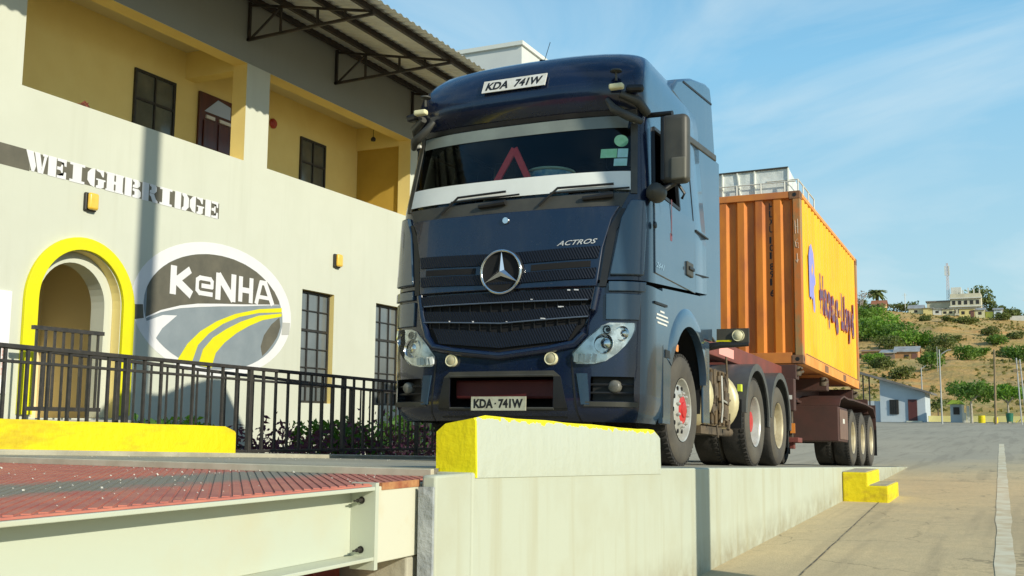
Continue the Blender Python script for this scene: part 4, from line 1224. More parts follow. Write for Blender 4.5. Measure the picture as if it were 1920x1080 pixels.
for s in (-1, 1):
    a, b_ = sorted((s * 0.80, s * 1.10))
    x0, x1 = sorted((s * .79, s * 1.14))
    q = MB()
    q.add([(x0, fy(x0, .6) + 0.13, .50), (x1, fy(x1, .6) + 0.08, .50), (x1, fy(x1, .6) + 0.08, .76), (x0, fy(x0, .6) + 0.13, .76)], [(0, 1, 2, 3)])
    fr = q.build('fog_recess', M['blackp'], TR)
    for z in (0.60, 0.67):
        q = MB(); q.tube([(x0 + (x1 - x0) * i / 6, fy(x0 + (x1 - x0) * i / 6, z) + 0.035, z) for i in range(7)], 0.010, 6); q.build('slat', M['blackp'], fr)
    q = MB(); xc = s * 1.0; yc_ = fy(xc, 0.64) + 0.015
    q.lathe([(0.0, -0.012), (0.04, -0.01), (0.052, 0.0), (0.055, 0.05)], (xc, yc_, 0.655), 'y', 22)
    q.build('fog_lamp', mat('grey_fog_lens', (0.10, 0.095, 0.08), (0.17, 0.165, 0.14), 20, 0.4, coat=.15), TR, smooth=50)
    # round lamps on the bumper
    q = MB(); xc = s * 0.48; yc_ = fy(xc, 0.88)
    q.lathe([(0.0, -0.045), (0.03, -0.043), (0.042, -0.035)], (xc, yc_, 0.885), 'y', 24)
    rl = q.build('round_lamp', mat('dull_lamp_lens', (0.48, 0.42, 0.25), (0.40, 0.36, 0.22), 12, 0.3, coat=0.5), TR, smooth=60)
    q = MB(); q.lathe([(0.042, -0.036), (0.052, -0.04), (0.056, -0.03), (0.056, 0.02)], (xc, yc_, 0.885), 'y', 24); q.build('lamp_ring', M['lampw'], rl, smooth=60)

# radiator grille between the headlamps
gr_rows = [(0.93, -.12, .12), (0.97, -.45, .45), (1.02, -.66, .66), (1.1, -.73, .73), (1.3, -.80, .80), (1.47, -.845, .845)]
grille = patch(gr_rows, 0.010, 0.02, 'grille', M['void'], TR, nx=24)
# raised frame
def frame_curve():
    pts = [(-.865, 1.49), (-.83, 1.3), (-.76, 1.1), (-.68, 1.01), (-.45, .965), (0, .915), (.45, .965), (.68, 1.01), (.76, 1.1), (.83, 1.3), (.865, 1.49)]
    return [(x, fy(x, z) - 0.02, z) for x, z in pts]
q = MB(); q.tube(frame_curve(), 0.036, 8); q.build('grille_frame', M['navy'], grille, smooth=60)
patch([(1.385, -.83, .83), (1.475, -.85, .85)], 0.045, 0.02, 'grille_bar', M['mesh'], grille, nx=24)
patch([(1.205, -.80, .80), (1.30, -.82, .82)], 0.038, 0.02, 'grille_bar', M['mesh'], grille, nx=24, chev=0.05)
patch([(0.985, -.62, .62), (1.12, -.70, .70)], 0.032, 0.02, 'grille_bar', M['mesh'], grille, nx=24, chev=0.09)
q = MB()
for z, ch in ((1.34, .02), (1.165, .07)):
    for k in range(-7, 8):
        x = k * 0.105
        q.box(x - 0.004, x + 0.004, fy(x, z) - 0.026, fy(x, z), z + ch * abs(x) - 0.035, z + ch * abs(x) + 0.035)
q.build('grille_rib', M['blackp'], grille)
q = MB(); q.tube([(x * 0.1, fy(x * .1, 1.3) - 0.048, 1.200 + .05 * abs(x * .1)) for x in range(-8, 9)], 0.006, 5); q.tube([(x * 0.1, fy(x * .1, 1.38) - 0.052, 1.383) for x in range(-8, 9)], 0.006, 5)
q.build('grille_edge', M['chrome'] if 0 else mat('bright_edge', (0.10, 0.13, 0.18), None, rough=0.3), grille)
q = MB(); rng = random.Random(3)
for i in range(9):
    x = rng.uniform(-.6, .8); z = rng.choice((1.386, 1.40, 1.30 + .05 * abs(x), 1.47, 1.21 + .05 * abs(x)))
    q.rbox((x, fy(x, z) - 0.05, z), (rng.uniform(.01, .05), 0.004, rng.uniform(.006, .012)), (0, 0.1, 0))
q.build('paint_chip', M['white'], grille)

# headlamps
silver_in = mat('lamp_reflector', (0.86, 0.87, 0.85), (0.42, 0.42, 0.40), 9, 0.25, metal=0.55, lo=0.4, hi=0.6)
HL = [(0.84, .70, .84), (0.865, .675, .94), (0.93, .67, 1.03), (1.0, .735, 1.09), (1.07, .80, 1.13), (1.13, .87, 1.15), (1.165, .90, 1.153), (1.19, .96, 1.15)]
for s in (-1, 1):
    rws = HL if s > 0 else [(z, -xr, -xl) for z, xl, xr in HL]
    hl = patch(rws, 0.006, 0.01, 'headlamp', silver_in, TR, nx=14)
    for x, z, r_, mm in ((1.07, 1.10, .062, M['chrome']), (0.93, 1.01, .085, M['chrome']), (0.95, 1.13, .036, M['redhub'] if 0 else M['greyp'])):
        q = MB(); y = fy(x, z)
        q.lathe([(r_, -0.03), (r_ * 0.9, -0.02), (r_ * 0.6, 0.0), (0.4 * r_, -0.015), (0, -0.022)], (s * x, y, z), 'y', 20)
        q.build('reflector', mm, hl, smooth=50)
    for k in range(4):
        x = 0.70 + k * 0.05; z = 0.885
        q = MB(); q.rbox((s * x, fy(x, z) - 0.014, z + 0.005), (0.034, 0.01, 0.07), (0, s * 0.2, 0)); q.build('daylight_lamp', mat('clear_white_lens', (0.8, 0.82, 0.8), None, rough=0.2, coat=0.5), hl)
    patch(rws, 0.036, 0.004, 'lens', M['lens'], hl, nx=14)
    rb2 = [(1.215, .93, 1.18), (1.44, .93, 1.19)]
    if s < 0: rb2 = [(z, -xr, -xl) for z, xl, xr in rb2]
    patch(rb2, 0.02, 0.03, 'lamp_cap', M['navy_side'], TR, nx=8, bevel=0.006)
    rb3 = [(1.46, .95, 1.21), (1.545, .95, 1.215)]
    if s < 0: rb3 = [(z, -xr, -xl) for z, xl, xr in rb3]
    patch(rb3, 0.028, 0.03, 'lamp_cap', M['navy_side'], TR, nx=8, bevel=0.006)

# number plates
def plate(parent, x0, x1, z0, z1, yfn, lean, base, body, bold, nm, shear=0.0, border=None):
    q = MB()
    def P(x, z, d): return (x, yfn(x, z) - d, z)
    q.add([P(x0, z0, .022), P(x1, z0, .022), P(x1, z1, .022), P(x0, z1, .022), P(x0, z0, .010), P(x1, z0, .010), P(x1, z1, .010), P(x0, z1, .010)], [(0, 1, 2, 3), (4, 5, 6, 7), (0, 1, 5, 4), (1, 2, 6, 5), (2, 3, 7, 6), (3, 0, 4, 7)])
    o = q.build(nm, base, parent)
    q = MB(); mgx, mgz = (x1 - x0) * 0.05, (z1 - z0) * 0.17
    parts_ = body.split('|'); tot = x1 - x0 - 2 * mgx
    xs_ = [(0, .40), (.51, 1.0)]
    for (a, b_), tx_ in zip(xs_, parts_):
        text_into(q, tx_, (b_ - a) * tot, z1 - z0 - 2 * mgz, lambda u, v, d: P(x0 + mgx + a * tot + u, z0 + mgz + v, .0235), bold=bold, shear=shear)
    q.build('plate_text', M['ink'], o)
    return o
pf_ = lambda x, z: fy(0.2, 0.5) - 0.0
np_ = plate(TR, -.262, .262, .445, .565, lambda x, z: fy(0, .5) - 0.005, 0, M['plate_old'], 'KDA|741W', 0.045, 'number_plate')
# small dot between the groups, as on the photographed plate
q = MB(); q.rbox((-0.025, fy(0, .5) - 0.0285, .505), (0.012, 0.002, 0.012), (0, 0, 0)); q.build('dot', M['ink'], np_)
plate(TR, -.33, .31, 3.385, 3.515, lambda x, z: fy(0, 3.385) + (fy(0, 3.515) - fy(0, 3.385)) * (z - 3.385) / .13 - 0.012, 0, M['plate'], 'KDA|741W', 0.04, 'roof_number_plate', shear=0.18)

# aerial, roof seams, wipers
q = MB(); q.lathe([(0, 3.79), (.03, 3.79), (.035, 3.72), (.04, 3.70)], (0.1, .56, 0), 'z', 12); q.tube([(0.1, .56, 3.72), (0.16, .60, 3.98)], 0.003, 6); q.build('aerial', M['blackp'], TR, smooth=40)
for x0, sgn in ((-.58, 1), (.42, 1)):
    q = MB()
    yw = lambda x, z: fy(x, z) - 0.03
    q.tube([(x0 - .12, yw(x0 - .1, 2.27), 2.25), (x0 + .05, yw(x0, 2.4) - .01, 2.40), (x0 + .55, yw(x0 + .55, 2.4) - .015, 2.41)], 0.011, 6)
    q.tube([(x0 - .02, yw(x0, 2.35), 2.36), (x0 + .68, yw(x0 + .65, 2.38), 2.375)], 0.009, 6)
    q.tube([(x0 + .28, yw(x0 + .3, 2.3), 2.29), (x0 + .55, yw(x0 + .5, 2.32), 2.31)], [.02, .028], 8)
    q.build('wiper', M['blackp'], TR)

# front mirror arm with position lamp, one each side
for s in (-1, 1):
    q = MB()
    q.tube([(s * 0.97, fy(.97, 3.3) - .04, 3.36), (s * 0.97, fy(.97, 3.3) - .05, 3.45)], 0.012, 6)
    q.lathe([(0, 3.455), (.05, 3.455), (.055, 3.44), (0.02, 3.43)], (s * .97, fy(.97, 3.3) - .05, 0), 'z', 14)
    q.tube([(s * .88, fy(.88, 3.1) - .10, 3.20), (s * .95, fy(.95, 3.1) - .15, 3.10), (s * 1.08, fy(1.0, 3.05) - .14, 3.02), (s * 1.16, fy(1.05, 3.05) - .04, 3.00)], [.022, .04, .042, .03], 8)
    q.tube([(s * 1.0, fy(1.0, 3.2) - .05, 3.24), (s * 1.14, fy(1.1, 3.2) - .02, 3.18), (s * 1.18, .45, 3.10)], [.035, .045, .04], 8)
    ma = q.build('front_mirror', M['greyp'], TR, smooth=50)
    q = MB(); q.rbox((s * 0.99, fy(.99, 3.3) - .10, 3.285), (.13, .07, .05), (0, 0, 0)); q.build('position_lamp', mat('position_lens', (0.75, 0.70, 0.42)), ma, bevel=0.015)
    q = MB(); q.rbox((s * 1.13, fy(1.1, 3.2) - .08, 3.28), (.16, .08, .07), (0, 0, s * .3)); q.build('roof_lamp', M['blackp'], ma, bevel=0.03)
    q = MB(); q.rbox((s * 1.12, fy(1.1, 3.0) - .05, 3.01), (.08, .03, .03), (0, 0, 0)); q.build('tip', M['plate'], ma, bevel=0.008)

# door, windows, side details
def side_sheet(rows, off, thick, name, m, par, s=1, ny=10, bevel=0, smooth=40):
    """rows = [(z, y front, y rear)] laid on the cab side"""
    rows = sorted(rows); zs = []
    for a, b_ in zip(rows, rows[1:]):
        k = max(1, int((b_[0] - a[0]) / 0.06))
        for i in range(k): u = i / k; zs.append(tuple(a[j] + u * (b_[j] - a[j]) for j in range(3)))
    zs.append(rows[-1])
    F, Bk = [], []
    for z, ya, yb in zs:
        F.append([(s * (sx_(ya + (yb - ya) * i / ny, z) + off), ya + (yb - ya) * i / ny, z) for i in range(ny + 1)])
        Bk.append([(s * (sx_(ya + (yb - ya) * i / ny, z) + off - thick), ya + (yb - ya) * i / ny, z) for i in range(ny + 1)])
    q = MB(); q.slab(F, Bk)
    return q.build(name, m, par, smooth=smooth, bevel=bevel)
for s in (-1, 1):
    door = side_sheet([(1.66, .46, 1.72), (2.38, .46, 1.72)], 0.012, 0.014, 'door', M['navy_side'], TR, s, bevel=0.004)
    if s < 0:
        side_sheet([(2.41, .50, 1.22), (3.02, .58, 1.22)], 0.002, 0.004, 'side_window', M['glass'], door, s)
    q = MB()
    fr_ = [(2.405, .475), (3.01, .60), (3.03, 1.235), (2.39, 1.235), (2.405, .475)]
    for (z1, y1), (z2, y2) in zip(fr_, fr_[1:]):
        q.beam((s * (sx_(y1, z1) + .004), y1, z1), (s * (sx_(y2, z2) + .004), y2, z2), 0.03)
    q.build('window_trim', M['blackp'], door)
    q = MB(); q.box(*sorted((s * 1.25, s * 1.275)), 1.40, 1.60, 1.79, 1.93); dh = q.build('door_handle', M['greyp'], door, bevel=0.03)
    q = MB(); q.box(*sorted((s * 1.27, s * 1.292)), 1.42, 1.58, 1.85, 1.88); q.build('grip', M['blackp'], dh, bevel=0.005)
    q = MB(); q.lathe([(0, s * 1.285), (.028, s * 1.28), (.034, s * 1.26)], (0, .36 + .04, 2.07), 'x', 14); q.build('side_indicator', M['blackp'], TR, smooth=40)
    # seams on the rear quarter
    q = MB()
    for k in range(7):
        z0_, z1_ = 1.70 + k * .2, 1.90 + k * .2
        q.beam((s * (prof(z0_)[1] + .0015), 1.74, z0_), (s * (prof(z1_)[1] + .0015), 1.74, z1_), 0.008, 0.008)
    q.beam((s * 1.2435, 1.78, 2.30), (s * 1.2425, 2.24, 2.30), 0.02, 0.014)
    q.beam((s * 1.2435, 1.78, 1.86), (s * 1.2435, 2.24, 1.90), 0.015, 0.01)
    q.build('panel_seam', M['ink'], TR)
# red paint run under the mirror on the visible side
q = MB(); q.box(1.2535, 1.2545, .93, .955, 2.08, 2.42); q.box(1.2535, 1.2545, .90, .96, 2.03, 2.10); q.build('red_paint_run', mat('faded_red_run', (0.20, 0.05, 0.06), (0.09, 0.08, 0.10), 20, 0.5, lo=0.45, hi=0.6), TR)
q = MB(); text_into(q, '2641', .24, .05, lambda u, v, d: (1.2475 + 0.012, .33 + .14 + u, 1.715 + v - u * .0), bold=0.02, shear=0.4); q.build('side_lettering', M['chrome'], TR)

# side mirrors: main mirror, kerb mirror, low arm
def mirror(s, x0, x1, y0, y1):
    q = MB(); q.box(*sorted((s * x0, s * x1)), y0, y1, 2.44, 3.06); mo = q.build('side_mirror', M['greyp'], TR, bevel=0.05, seg=4, smooth=60)
    q = MB(); q.box(*sorted((s * (x0 + .01), s * (x0 + .05))), y0 - .012, y0 + .02, 2.46, 3.04); q.build('mirror_edge', M['blackp'], mo, bevel=0.01)
    q = MB(); q.box(*sorted((s * (x0 + .1), s * (x1 - .01))), y0 - .014, y0 + .02, 2.46, 2.66); q.build('mirror_cap', mat('mirror_cap_plastic', (0.13, 0.125, 0.10)), mo, bevel=0.03, seg=3)
    q = MB(); q.tube([(s * 1.17, y0 + .1, 3.10), (s * (x0 + .1), y0 + .06, 3.08)], 0.025, 8); q.build('mirror_arm', M['blackp'], mo, smooth=50); q = MB(); q.tube([(s * 1.2, y0 + .12, 2.36), (s * (x0 + .1), y0 + .06, 2.44)], 0.03, 8); q.build('mirror_arm', M['blackp'], mo, smooth=50)
    return mo
mirror(1, 1.31, 1.56, .40, .54)
q = MB(); q.lathe([(0, -.11), (.06, -.09), (.085, -.03), (.085, .04), (0.07, .07), (0, .08)], (1.30, .34, 2.34), 'y', 18); q.build('kerb_mirror', M['greyp'], TR, smooth=50)
q = MB(); q.tube([(1.30, .36, 2.34), (1.36, .44, 2.40), (1.44, .47, 2.46)], .026, 8); q.tube([(1.45, .5, 2.44), (1.50, .52, 2.36), (1.47, .54, 2.32)], .014, 6); q.build('kerb_mirror_arm', M['blackp'], TR, smooth=50)
mirror(-1, 1.19, 1.235, .56, .86)

# lower side: fender with wheel arch, step, rear panel
for s in (-1, 1):
    ar_ = [(1.50 + .57 * math.cos(R(a)), .75 + .56 * math.sin(R(a))) for a in range(-5, 181, 9)]
    out = [(.70, .37), (.92, .37)] + [(.93, .72)] + ar_[::-1][1:-1] + [(2.07, 1.22), (2.38, 1.28), (2.38, 1.68)] + [(y, 1.53 + seam(y)) for y in (2.0, 1.5, 1.0, .70)]
    # split into a quad strip between the arch and the top edge
    q = MB(); F, Bk = [], []
    ysn = [.70, .78, .86, .925, .94, .96, 1.0, 1.08, 1.18, 1.3, 1.42, 1.5, 1.62, 1.74, 1.84, 1.93, 1.99, 2.03, 2.06, 2.075, 2.2, 2.38]
    for y in ysn:
        if y <= .925: lo_ = .37
        elif y < 2.065: lo_ = .75 + .56 * math.sqrt(max(0, 1 - ((y - 1.5) / .57) ** 2))
        else: lo_ = 1.26
        hi_ = 1.53 + seam(y)
        F.append([(s * 1.243, y, lo_ + (hi_ - lo_) * k / 3) for k in range(4)])
        Bk.append([(s * 1.205, y, lo_ + (hi_ - lo_) * k / 3) for k in range(4)])
    q.slab(F, Bk)
    fe = q.build('fender', M['navy_side'], TR)
    q = MB(); pr = []
    for a in range(4, 172, 7):
        ca, sa = math.cos(R(a)), math.sin(R(a)); w_ = min(1, (172 - a) / 30, (a + 10) / 20)
        pr.append([(s * 1.2405, 1.5 + .70 * ca, .76 + .72 * sa), (s * (1.243 + .012 * w_), 1.5 + .685 * ca, .76 + .70 * sa), (s * (1.243 + .026 * w_), 1.5 + .63 * ca, .76 + .63 * sa), (s * (1.243 + .028 * w_), 1.5 + .565 * ca, .75 + .555 * sa), (s * 1.20, 1.5 + .56 * ca, .75 + .55 * sa)])
    q.grid(pr); q.build('arch_lip', M['navy_side'], fe, smooth=50)
    q = MB(); q.box(*sorted((s * 1.10, s * 1.20)), .3 + .45, .93, .36, .40); q.box(*sorted((s * 1.244, s * 1.252)), .76, .92, .95, 1.02); q.build('step', M['blackp'], fe)
    q = MB(); q.box(*sorted((s * 1.244, s * 1.262)), 1.12 - .05, 1.17 - .04, 1.03, 1.1); q.build('marker_lamp', M['orange'], fe, bevel=0.01)
    q = MB(); q.box(*sorted((s * 1.20, s * 1.225)), 2.09, 2.34, .42, 1.25); q.build('splash_panel', M['navy_side'], TR, bevel=0.008)
    q = MB()
    pr = [[(s * xx, 1.5 + .6 * math.cos(R(a)), .72 + .62 * math.sin(R(a))) for xx in (.80, 1.2)] for a in range(-20, 200, 10)]
    q.grid(pr); q.build('wheel_housing', M['void'], TR)
    # gap line and small groove by the lamp
    q = MB(); q.box(*sorted((s * 1.2435, s * 1.2465)), .70, .712, .42, 1.05); q.beam((s * 1.2445, .44, 1.40), (s * 1.2445, .80, 1.41), 0.03, 0.02); q.build('groove', M['ink'], fe)
# white printed data on the fender
q = MB()
for z, a, b_ in ((1.395 - .06, .62, .74), (1.30, .52, .84), (1.265, .50, .86), (1.23, .54, .82)):
    q.box(1.2475, 1.2485, a, b_, z, z + 0.016)
q.build('printed_data', M['plate'], TR)

# roof fairing and side deflectors behind the cab
q = MB(); q.prism([(1.35, 3.62), (1.55, 3.80), (2.05, 3.98), (2.62, 4.11), (2.80, 4.12), (2.86, 4.00), (3.0, 3.36), (2.35, 3.32), (2.0, 3.55)], 'x', -1.06, 1.13)
fa = q.build('roof_fairing', M['navy_side'], TR, bevel=0.03, seg=3, smooth=50)
q = MB(); q.beam((1.134, 1.75, 3.84), (1.134, 2.84, 3.94), 0.006, 0.02); q.build('fairing_seam', M['ink'], fa)
for s in (-1, 1):
    q = MB(); q.prism([(2.17, 1.75), (2.32, 1.42), (2.80, 1.30), (3.02, 1.35), (3.0, 3.30), (2.17, 3.30)], 'x', *sorted((s * 1.13, s * 1.172)))
    q.build('side_deflector', M['navy_side'], TR, bevel=0.01)
    q = MB(); q.beam((s * 1.172, 1.62, 3.24), (s * 1.172, 2.84, 3.32), 0.025, 0.07); q.build('gutter_trim', M['greyp'], TR, bevel=0.01)

# lamp bar sticking out behind the cab
q = MB(); q.tube([(1.05, 2.50, 1.20), (1.30, 2.50, 1.235), (1.58, 2.55, 1.24)], [.045, .035, .02], 8); la = q.build('lamp_bar', M['blackp'], TR, smooth=50)
q = MB(); q.box(1.24, 1.575, 2.57, 2.60, 1.26, 1.41); q.build('lamp_board', M['greyp'], la)
q = MB(); q.box(1.24, 1.40, 2.555, 2.57, 1.26, 1.29); q.build('yellow_rag', M['yellow'], la)
q = MB(); q.lathe([(0, 2.53), (.035, 2.532), (.05, 2.545), (.06, 2.54), (.062, 2.57)], (1.47, 0, 1.335), 'y', 22); q.build('round_lamp', M['lampw'], la, smooth=50)

# chassis, tanks and machinery between the wheels
q = MB(); q.box(-.45, -.37, 0.6, 6.9, .72, .98); q.box(.37, .45, 0.6, 6.9, .72, .98); q.box(-.5, .5, 4.6, 5.6, .98, 1.14)
for y in (1.44, 4.47, 5.82): q.tube([(-1.0, y, .52), (1.0, y, .52)], .085, 10)
q.build('chassis_frame', M['dirtym'], TR)
rng = random.Random(8)
q = MB(); q.box(.55, 1.11, 2.56, 3.50, .42, 1.03)
for k in range(6): q.box(1.11, 1.14, 2.6 + k * .16, 2.66 + k * .16, .44, 1.01)
q.build('machinery_box', mat('rusty_brown_box', (0.17, 0.11, 0.05), (0.06, 0.045, 0.03), 6, .8, bmp=.5, bscale=18), TR, bevel=0.01)
for y in (2.44, 3.54):
    q = MB(); q.lathe([(0, y - .02), (.18, y), (.33, y + .03), (.37, y + .07), (.37, y + .11)], (.84, 0, .71), 'y', 30)
    q.build('tank', M['tank'], TR, smooth=50)
q = MB()
for i in range(22):
    p = Vector((1.14 + rng.uniform(-.01, .03), rng.uniform(2.58, 3.5), rng.uniform(.42, 1.0)))
    q.tube([p, p + Vector((rng.uniform(-.02, .02), rng.uniform(-.1, .2), rng.uniform(-.2, .2)))], rng.uniform(.006, .018), 6)
for i in range(14):
    q.rbox((1.12, rng.uniform(2.6, 3.45), rng.uniform(.45, 1.0)), (rng.uniform(.04, .10), rng.uniform(.05, .18), rng.uniform(.04, .16)), (rng.uniform(-.3, .3), 0, 0))
q.build('pipework', M['dirtym'], TR)
q = MB()
q.tube([(1.16, 3.05, .46), (1.175, 3.05, .62), (1.165, 3.05, .96)], .012, 6); q.tube([(1.17, 3.05, .70), (1.17, 3.25, .68)], .010, 6)
q.build('bracket', M['silver'], TR, smooth=50)
q = MB(); q.tube([(1.0, 3.2, .35), (1.08, 3.7, .37)], [.03, .05], 10); q.box(.7, 1.1, 2.45, 3.3, .33, .41); q.build('exhaust_pipe', M['dirtym'], TR, smooth=40)
q = MB(); q.box(1.16, 1.2, 3.78, 3.86, .84, .92); q.build('tag', mat('lime_tag', (0.6, 0.7, 0.05)), TR)
q = MB(); q.box(1.205, 1.225, 4.02 - .04, 4.06 - .04, .78, .9); q.build('marker_lamp', M['orange'], TR)

# wheels
def wheel(parent, x, y, r, kind, s=1, wd=0.30, dual=False, n=56):
    """s: +1 faces +X, -1 faces -X"""
    w_ = sub('wheel', parent)
    full = 0.62 if dual else wd
    q = MB()
    def tprof(xo, ww):   # from the outer bead round to the inner bead
        return [(.30, xo), (.33, xo + .012), (.40, xo + .022), (.455, xo + .014), (.495, xo - .004), (.513, xo - .03), (r, xo - .055), (r, xo - ww + .055), (.51, xo - ww + .02), (.45, xo - ww - .01), (.32, xo - ww)]
    xo = 1.22
    for k in ((0,) if not dual else (0, 0.33)):
        q.lathe([(a, s * (b_ - k)) for a, b_ in tprof(xo - .02, wd)], (0, y, r), 'x', n)
    nv = len(q.f)
    t_ = q.build('tyre', [M['tyre'], M['tread']], w_, smooth=35)
    per = n
    mi = []
    for k in ((0,) if not dual else (0, 1)):
        for j in range(10):
            mi += [1 if 4 <= j <= 9 else 0] * per
    t_.data.polygons.foreach_set('material_index', mi)
    if kind in ('front', 'trailer', 'rear'):
        q = MB()      # tread blocks on the shoulder
        for k in range(54):
            a = 2 * math.pi * k / 54
            for xx in ((xo - .055,) + ((xo - .055 - .33,) if dual else ())):
                c_ = Vector((s * xx, y + (r - .006) * math.cos(a), r + (r - .006) * math.sin(a)))
                q.rbox(c_, (0.05, 0.034, 0.022), (a - math.pi / 2, 0, 0))
        q.build('tread_block', M['tread'], w_)
    q = MB()
    if kind == 'front':
        q.lathe([(.295, s * 1.205), (.285, s * 1.20), (.27, s * 1.15), (.262, s * 1.12), (.25, s * 1.13), (.235, s * 1.165), (.17, s * 1.185), (.155, s * 1.20), (.13, s * 1.205)], (0, y, r), 'x', 48)
        rim = q.build('rim', M['silver'], w_, smooth=45)
        q = MB(); q.lathe([(.13, s * 1.19), (.128, s * 1.205), (.09, s * 1.21), (.075, s * 1.212), (.07, s * 1.225), (.05, s * 1.232), (0, s * 1.232)], (0, y, r), 'x', 28); q.build('hub', M['redhub'], w_, smooth=40)
        q = MB()
        for k in range(10):
            a = k * .6283
            q.lathe([(0, s * 1.182), (.022, s * 1.182), (.022, s * 1.175)], (0, y + .208 * math.cos(a), r + .208 * math.sin(a)), 'x', 10)
        q.build('rim_hole', M['void'], rim)
        q = MB()
        for k in range(10):
            a = k * .6283 + .3
            q.lathe([(.016, s * 1.19), (.016, s * 1.215), (.01, s * 1.228), (0, s * 1.228)], (0, y + .152 * math.cos(a), r + .152 * math.sin(a)), 'x', 8)
        q.build('wheel_nut', M['silver'], rim)
    else:
        mm = M['silver'] if kind == 'rear' else M['goldrim']
        q.lathe([(.295, s * 1.205), (.288, s * 1.20), (.275, s * 1.18), (.268, s * 1.05), (.25, s * 1.02), (.22, s * 1.04), (.17, s * 1.035), (.13, s * 1.03)], (0, y, r), 'x', 40)
        rim = q.build('rim', mm, w_, smooth=45)
        q = MB(); q.lathe([(.145, s * 1.03), (.14, s * 1.12), (.12, s * 1.15), (.05, s * 1.155), (0, s * 1.155)], (0, y, r), 'x', 28)
        q.build('hub', M['redhub'] if kind == 'rear' else mm, w_, smooth=40)
        q = MB()
        for k in range(10):
            a = k * .6283
            q.lathe([(.017, s * 1.035), (.017, s * 1.075), (0, s * 1.08)], (0, y + .175 * math.cos(a), r + .175 * math.sin(a)), 'x', 8)
        q.build('wheel_nut', M['silver'] if kind == 'rear' else mm, rim)
        q = MB()
        for k in range(10):
            a = k * .6283 + .31
            q.lathe([(0, s * 1.045), (.024, s * 1.045)], (0, y + .225 * math.cos(a), r + .225 * math.sin(a)), 'x', 10)
        q.build('rim_hole', M['void'], rim)
    return w_
wheel(TR, 0, 1.44, .52, 'front', 1); wheel(TR, 0, 1.44, .52, 'front', -1)
for s in (1, -1):
    wheel(TR, 0, 4.47, .52, 'rear', s, dual=True)
    wheel(TR, 0, 5.82, .52, 'tag', s, dual=True)
# rear mudguards
for s in (-1, 1):
    for y, zc in ((4.47, .56), (5.82, .56)):
        pr = []
        x0, x1 = s * .60, s * 1.245
        q = MB()
        F, Bk = [], []
        for a in list(range(-8, 184, 8)):
            ca, sa = math.cos(R(a)), math.sin(R(a))
            ro, ri = .665, .635
            ex = 1.0
            F.append([(x0, y + ro * ca * .98, zc + ro * sa * .97), (x1, y + ro * ca * .98, zc + ro * sa * .97), (x1, y + .575 * ca, zc + .565 * sa)])
            Bk.append([(x0, y + ri * ca * .98, zc + ri * sa * .97), (x1 - s * .02, y + ri * ca * .98, zc + ri * sa * .97), (x1 - s * .02, y + .575 * ca, zc + .565 * sa)])
        q.slab(F, Bk); q.build('mudguard', M['fender'], TR, smooth=50, bevel=0)
    for y0_, y1_, z0_, z1_ in ((3.80, 3.83, .42, .75), (6.46, 6.50, .25, .62)):
        q = MB(); q.box(*sorted((s * .62, s * 1.2)), y0_, y1_, z0_, z1_); q.build('mud_flap', M['blackp'], TR)

# ---------------------------------------------------------------- trailer
TL_ = vehicle('container_trailer', 'maroon three axle skeletal trailer under the orange container', 'trailer', (0, 12.6, 0))
q = MB()
for s in (-1, 1):
    x0, x1 = sorted((s * .42, s * .56))
    q.box(x0, x1, 7.0, 16.3, 1.08, 1.12); q.box(x0, x1, 7.0, 16.3, 1.42, 1.46); q.box(x0 + .06, x1 - .06, 7.0, 16.3, 1.12, 1.42)
q.box(-1.1, 1.1, 15.6, 15.75, 1.1, 1.4)
q.build('main_frame', M['maroon'], TL_)
q = MB()
for s in (-1, 1):
    x0, x1 = sorted((s * .78, s * .92)); q.box(x0, x1, 3.0, 7.8, 1.24, 1.44)
for y in (3.1, 4.6, 6.0): q.box(-.78, .78, y, y + .15, 1.26, 1.42)
q.build('gooseneck', M['maroon_red'], TL_, bevel=0.01)
q = MB(); q.box(.921, .924, 3.9, 4.6, 1.28, 1.39); q.build('reflective_tape', mat('pink_reflective_tape', (0.85, 0.38, 0.33)), TL_)
for y in (7.50, 10.2, 13.2):
    q = MB(); q.box(-1.13, 1.13, y, y + .22, 1.25, 1.46); q.build('bolster', M['maroon'], TL_, bevel=0.01)
for y in (7.6, 9.8, 13.35):
    for s in (-1, 1):
        q = MB(); q.lathe([(.05, 1.30), (.06, 1.34), (.045, 1.38), (.05, 1.44)], (s * 1.13, y, 0), 'z', 12); q.tube([(s * 1.13, y - .02, 1.33), (s * 1.20, y + .08, 1.37)], .02, 6); q.tube([(s * 1.13, y, 1.36), (s * 1.21, y - .08, 1.41)], .018, 6)
        q.build('twist_lock', M['dirtym'], TL_, smooth=40)
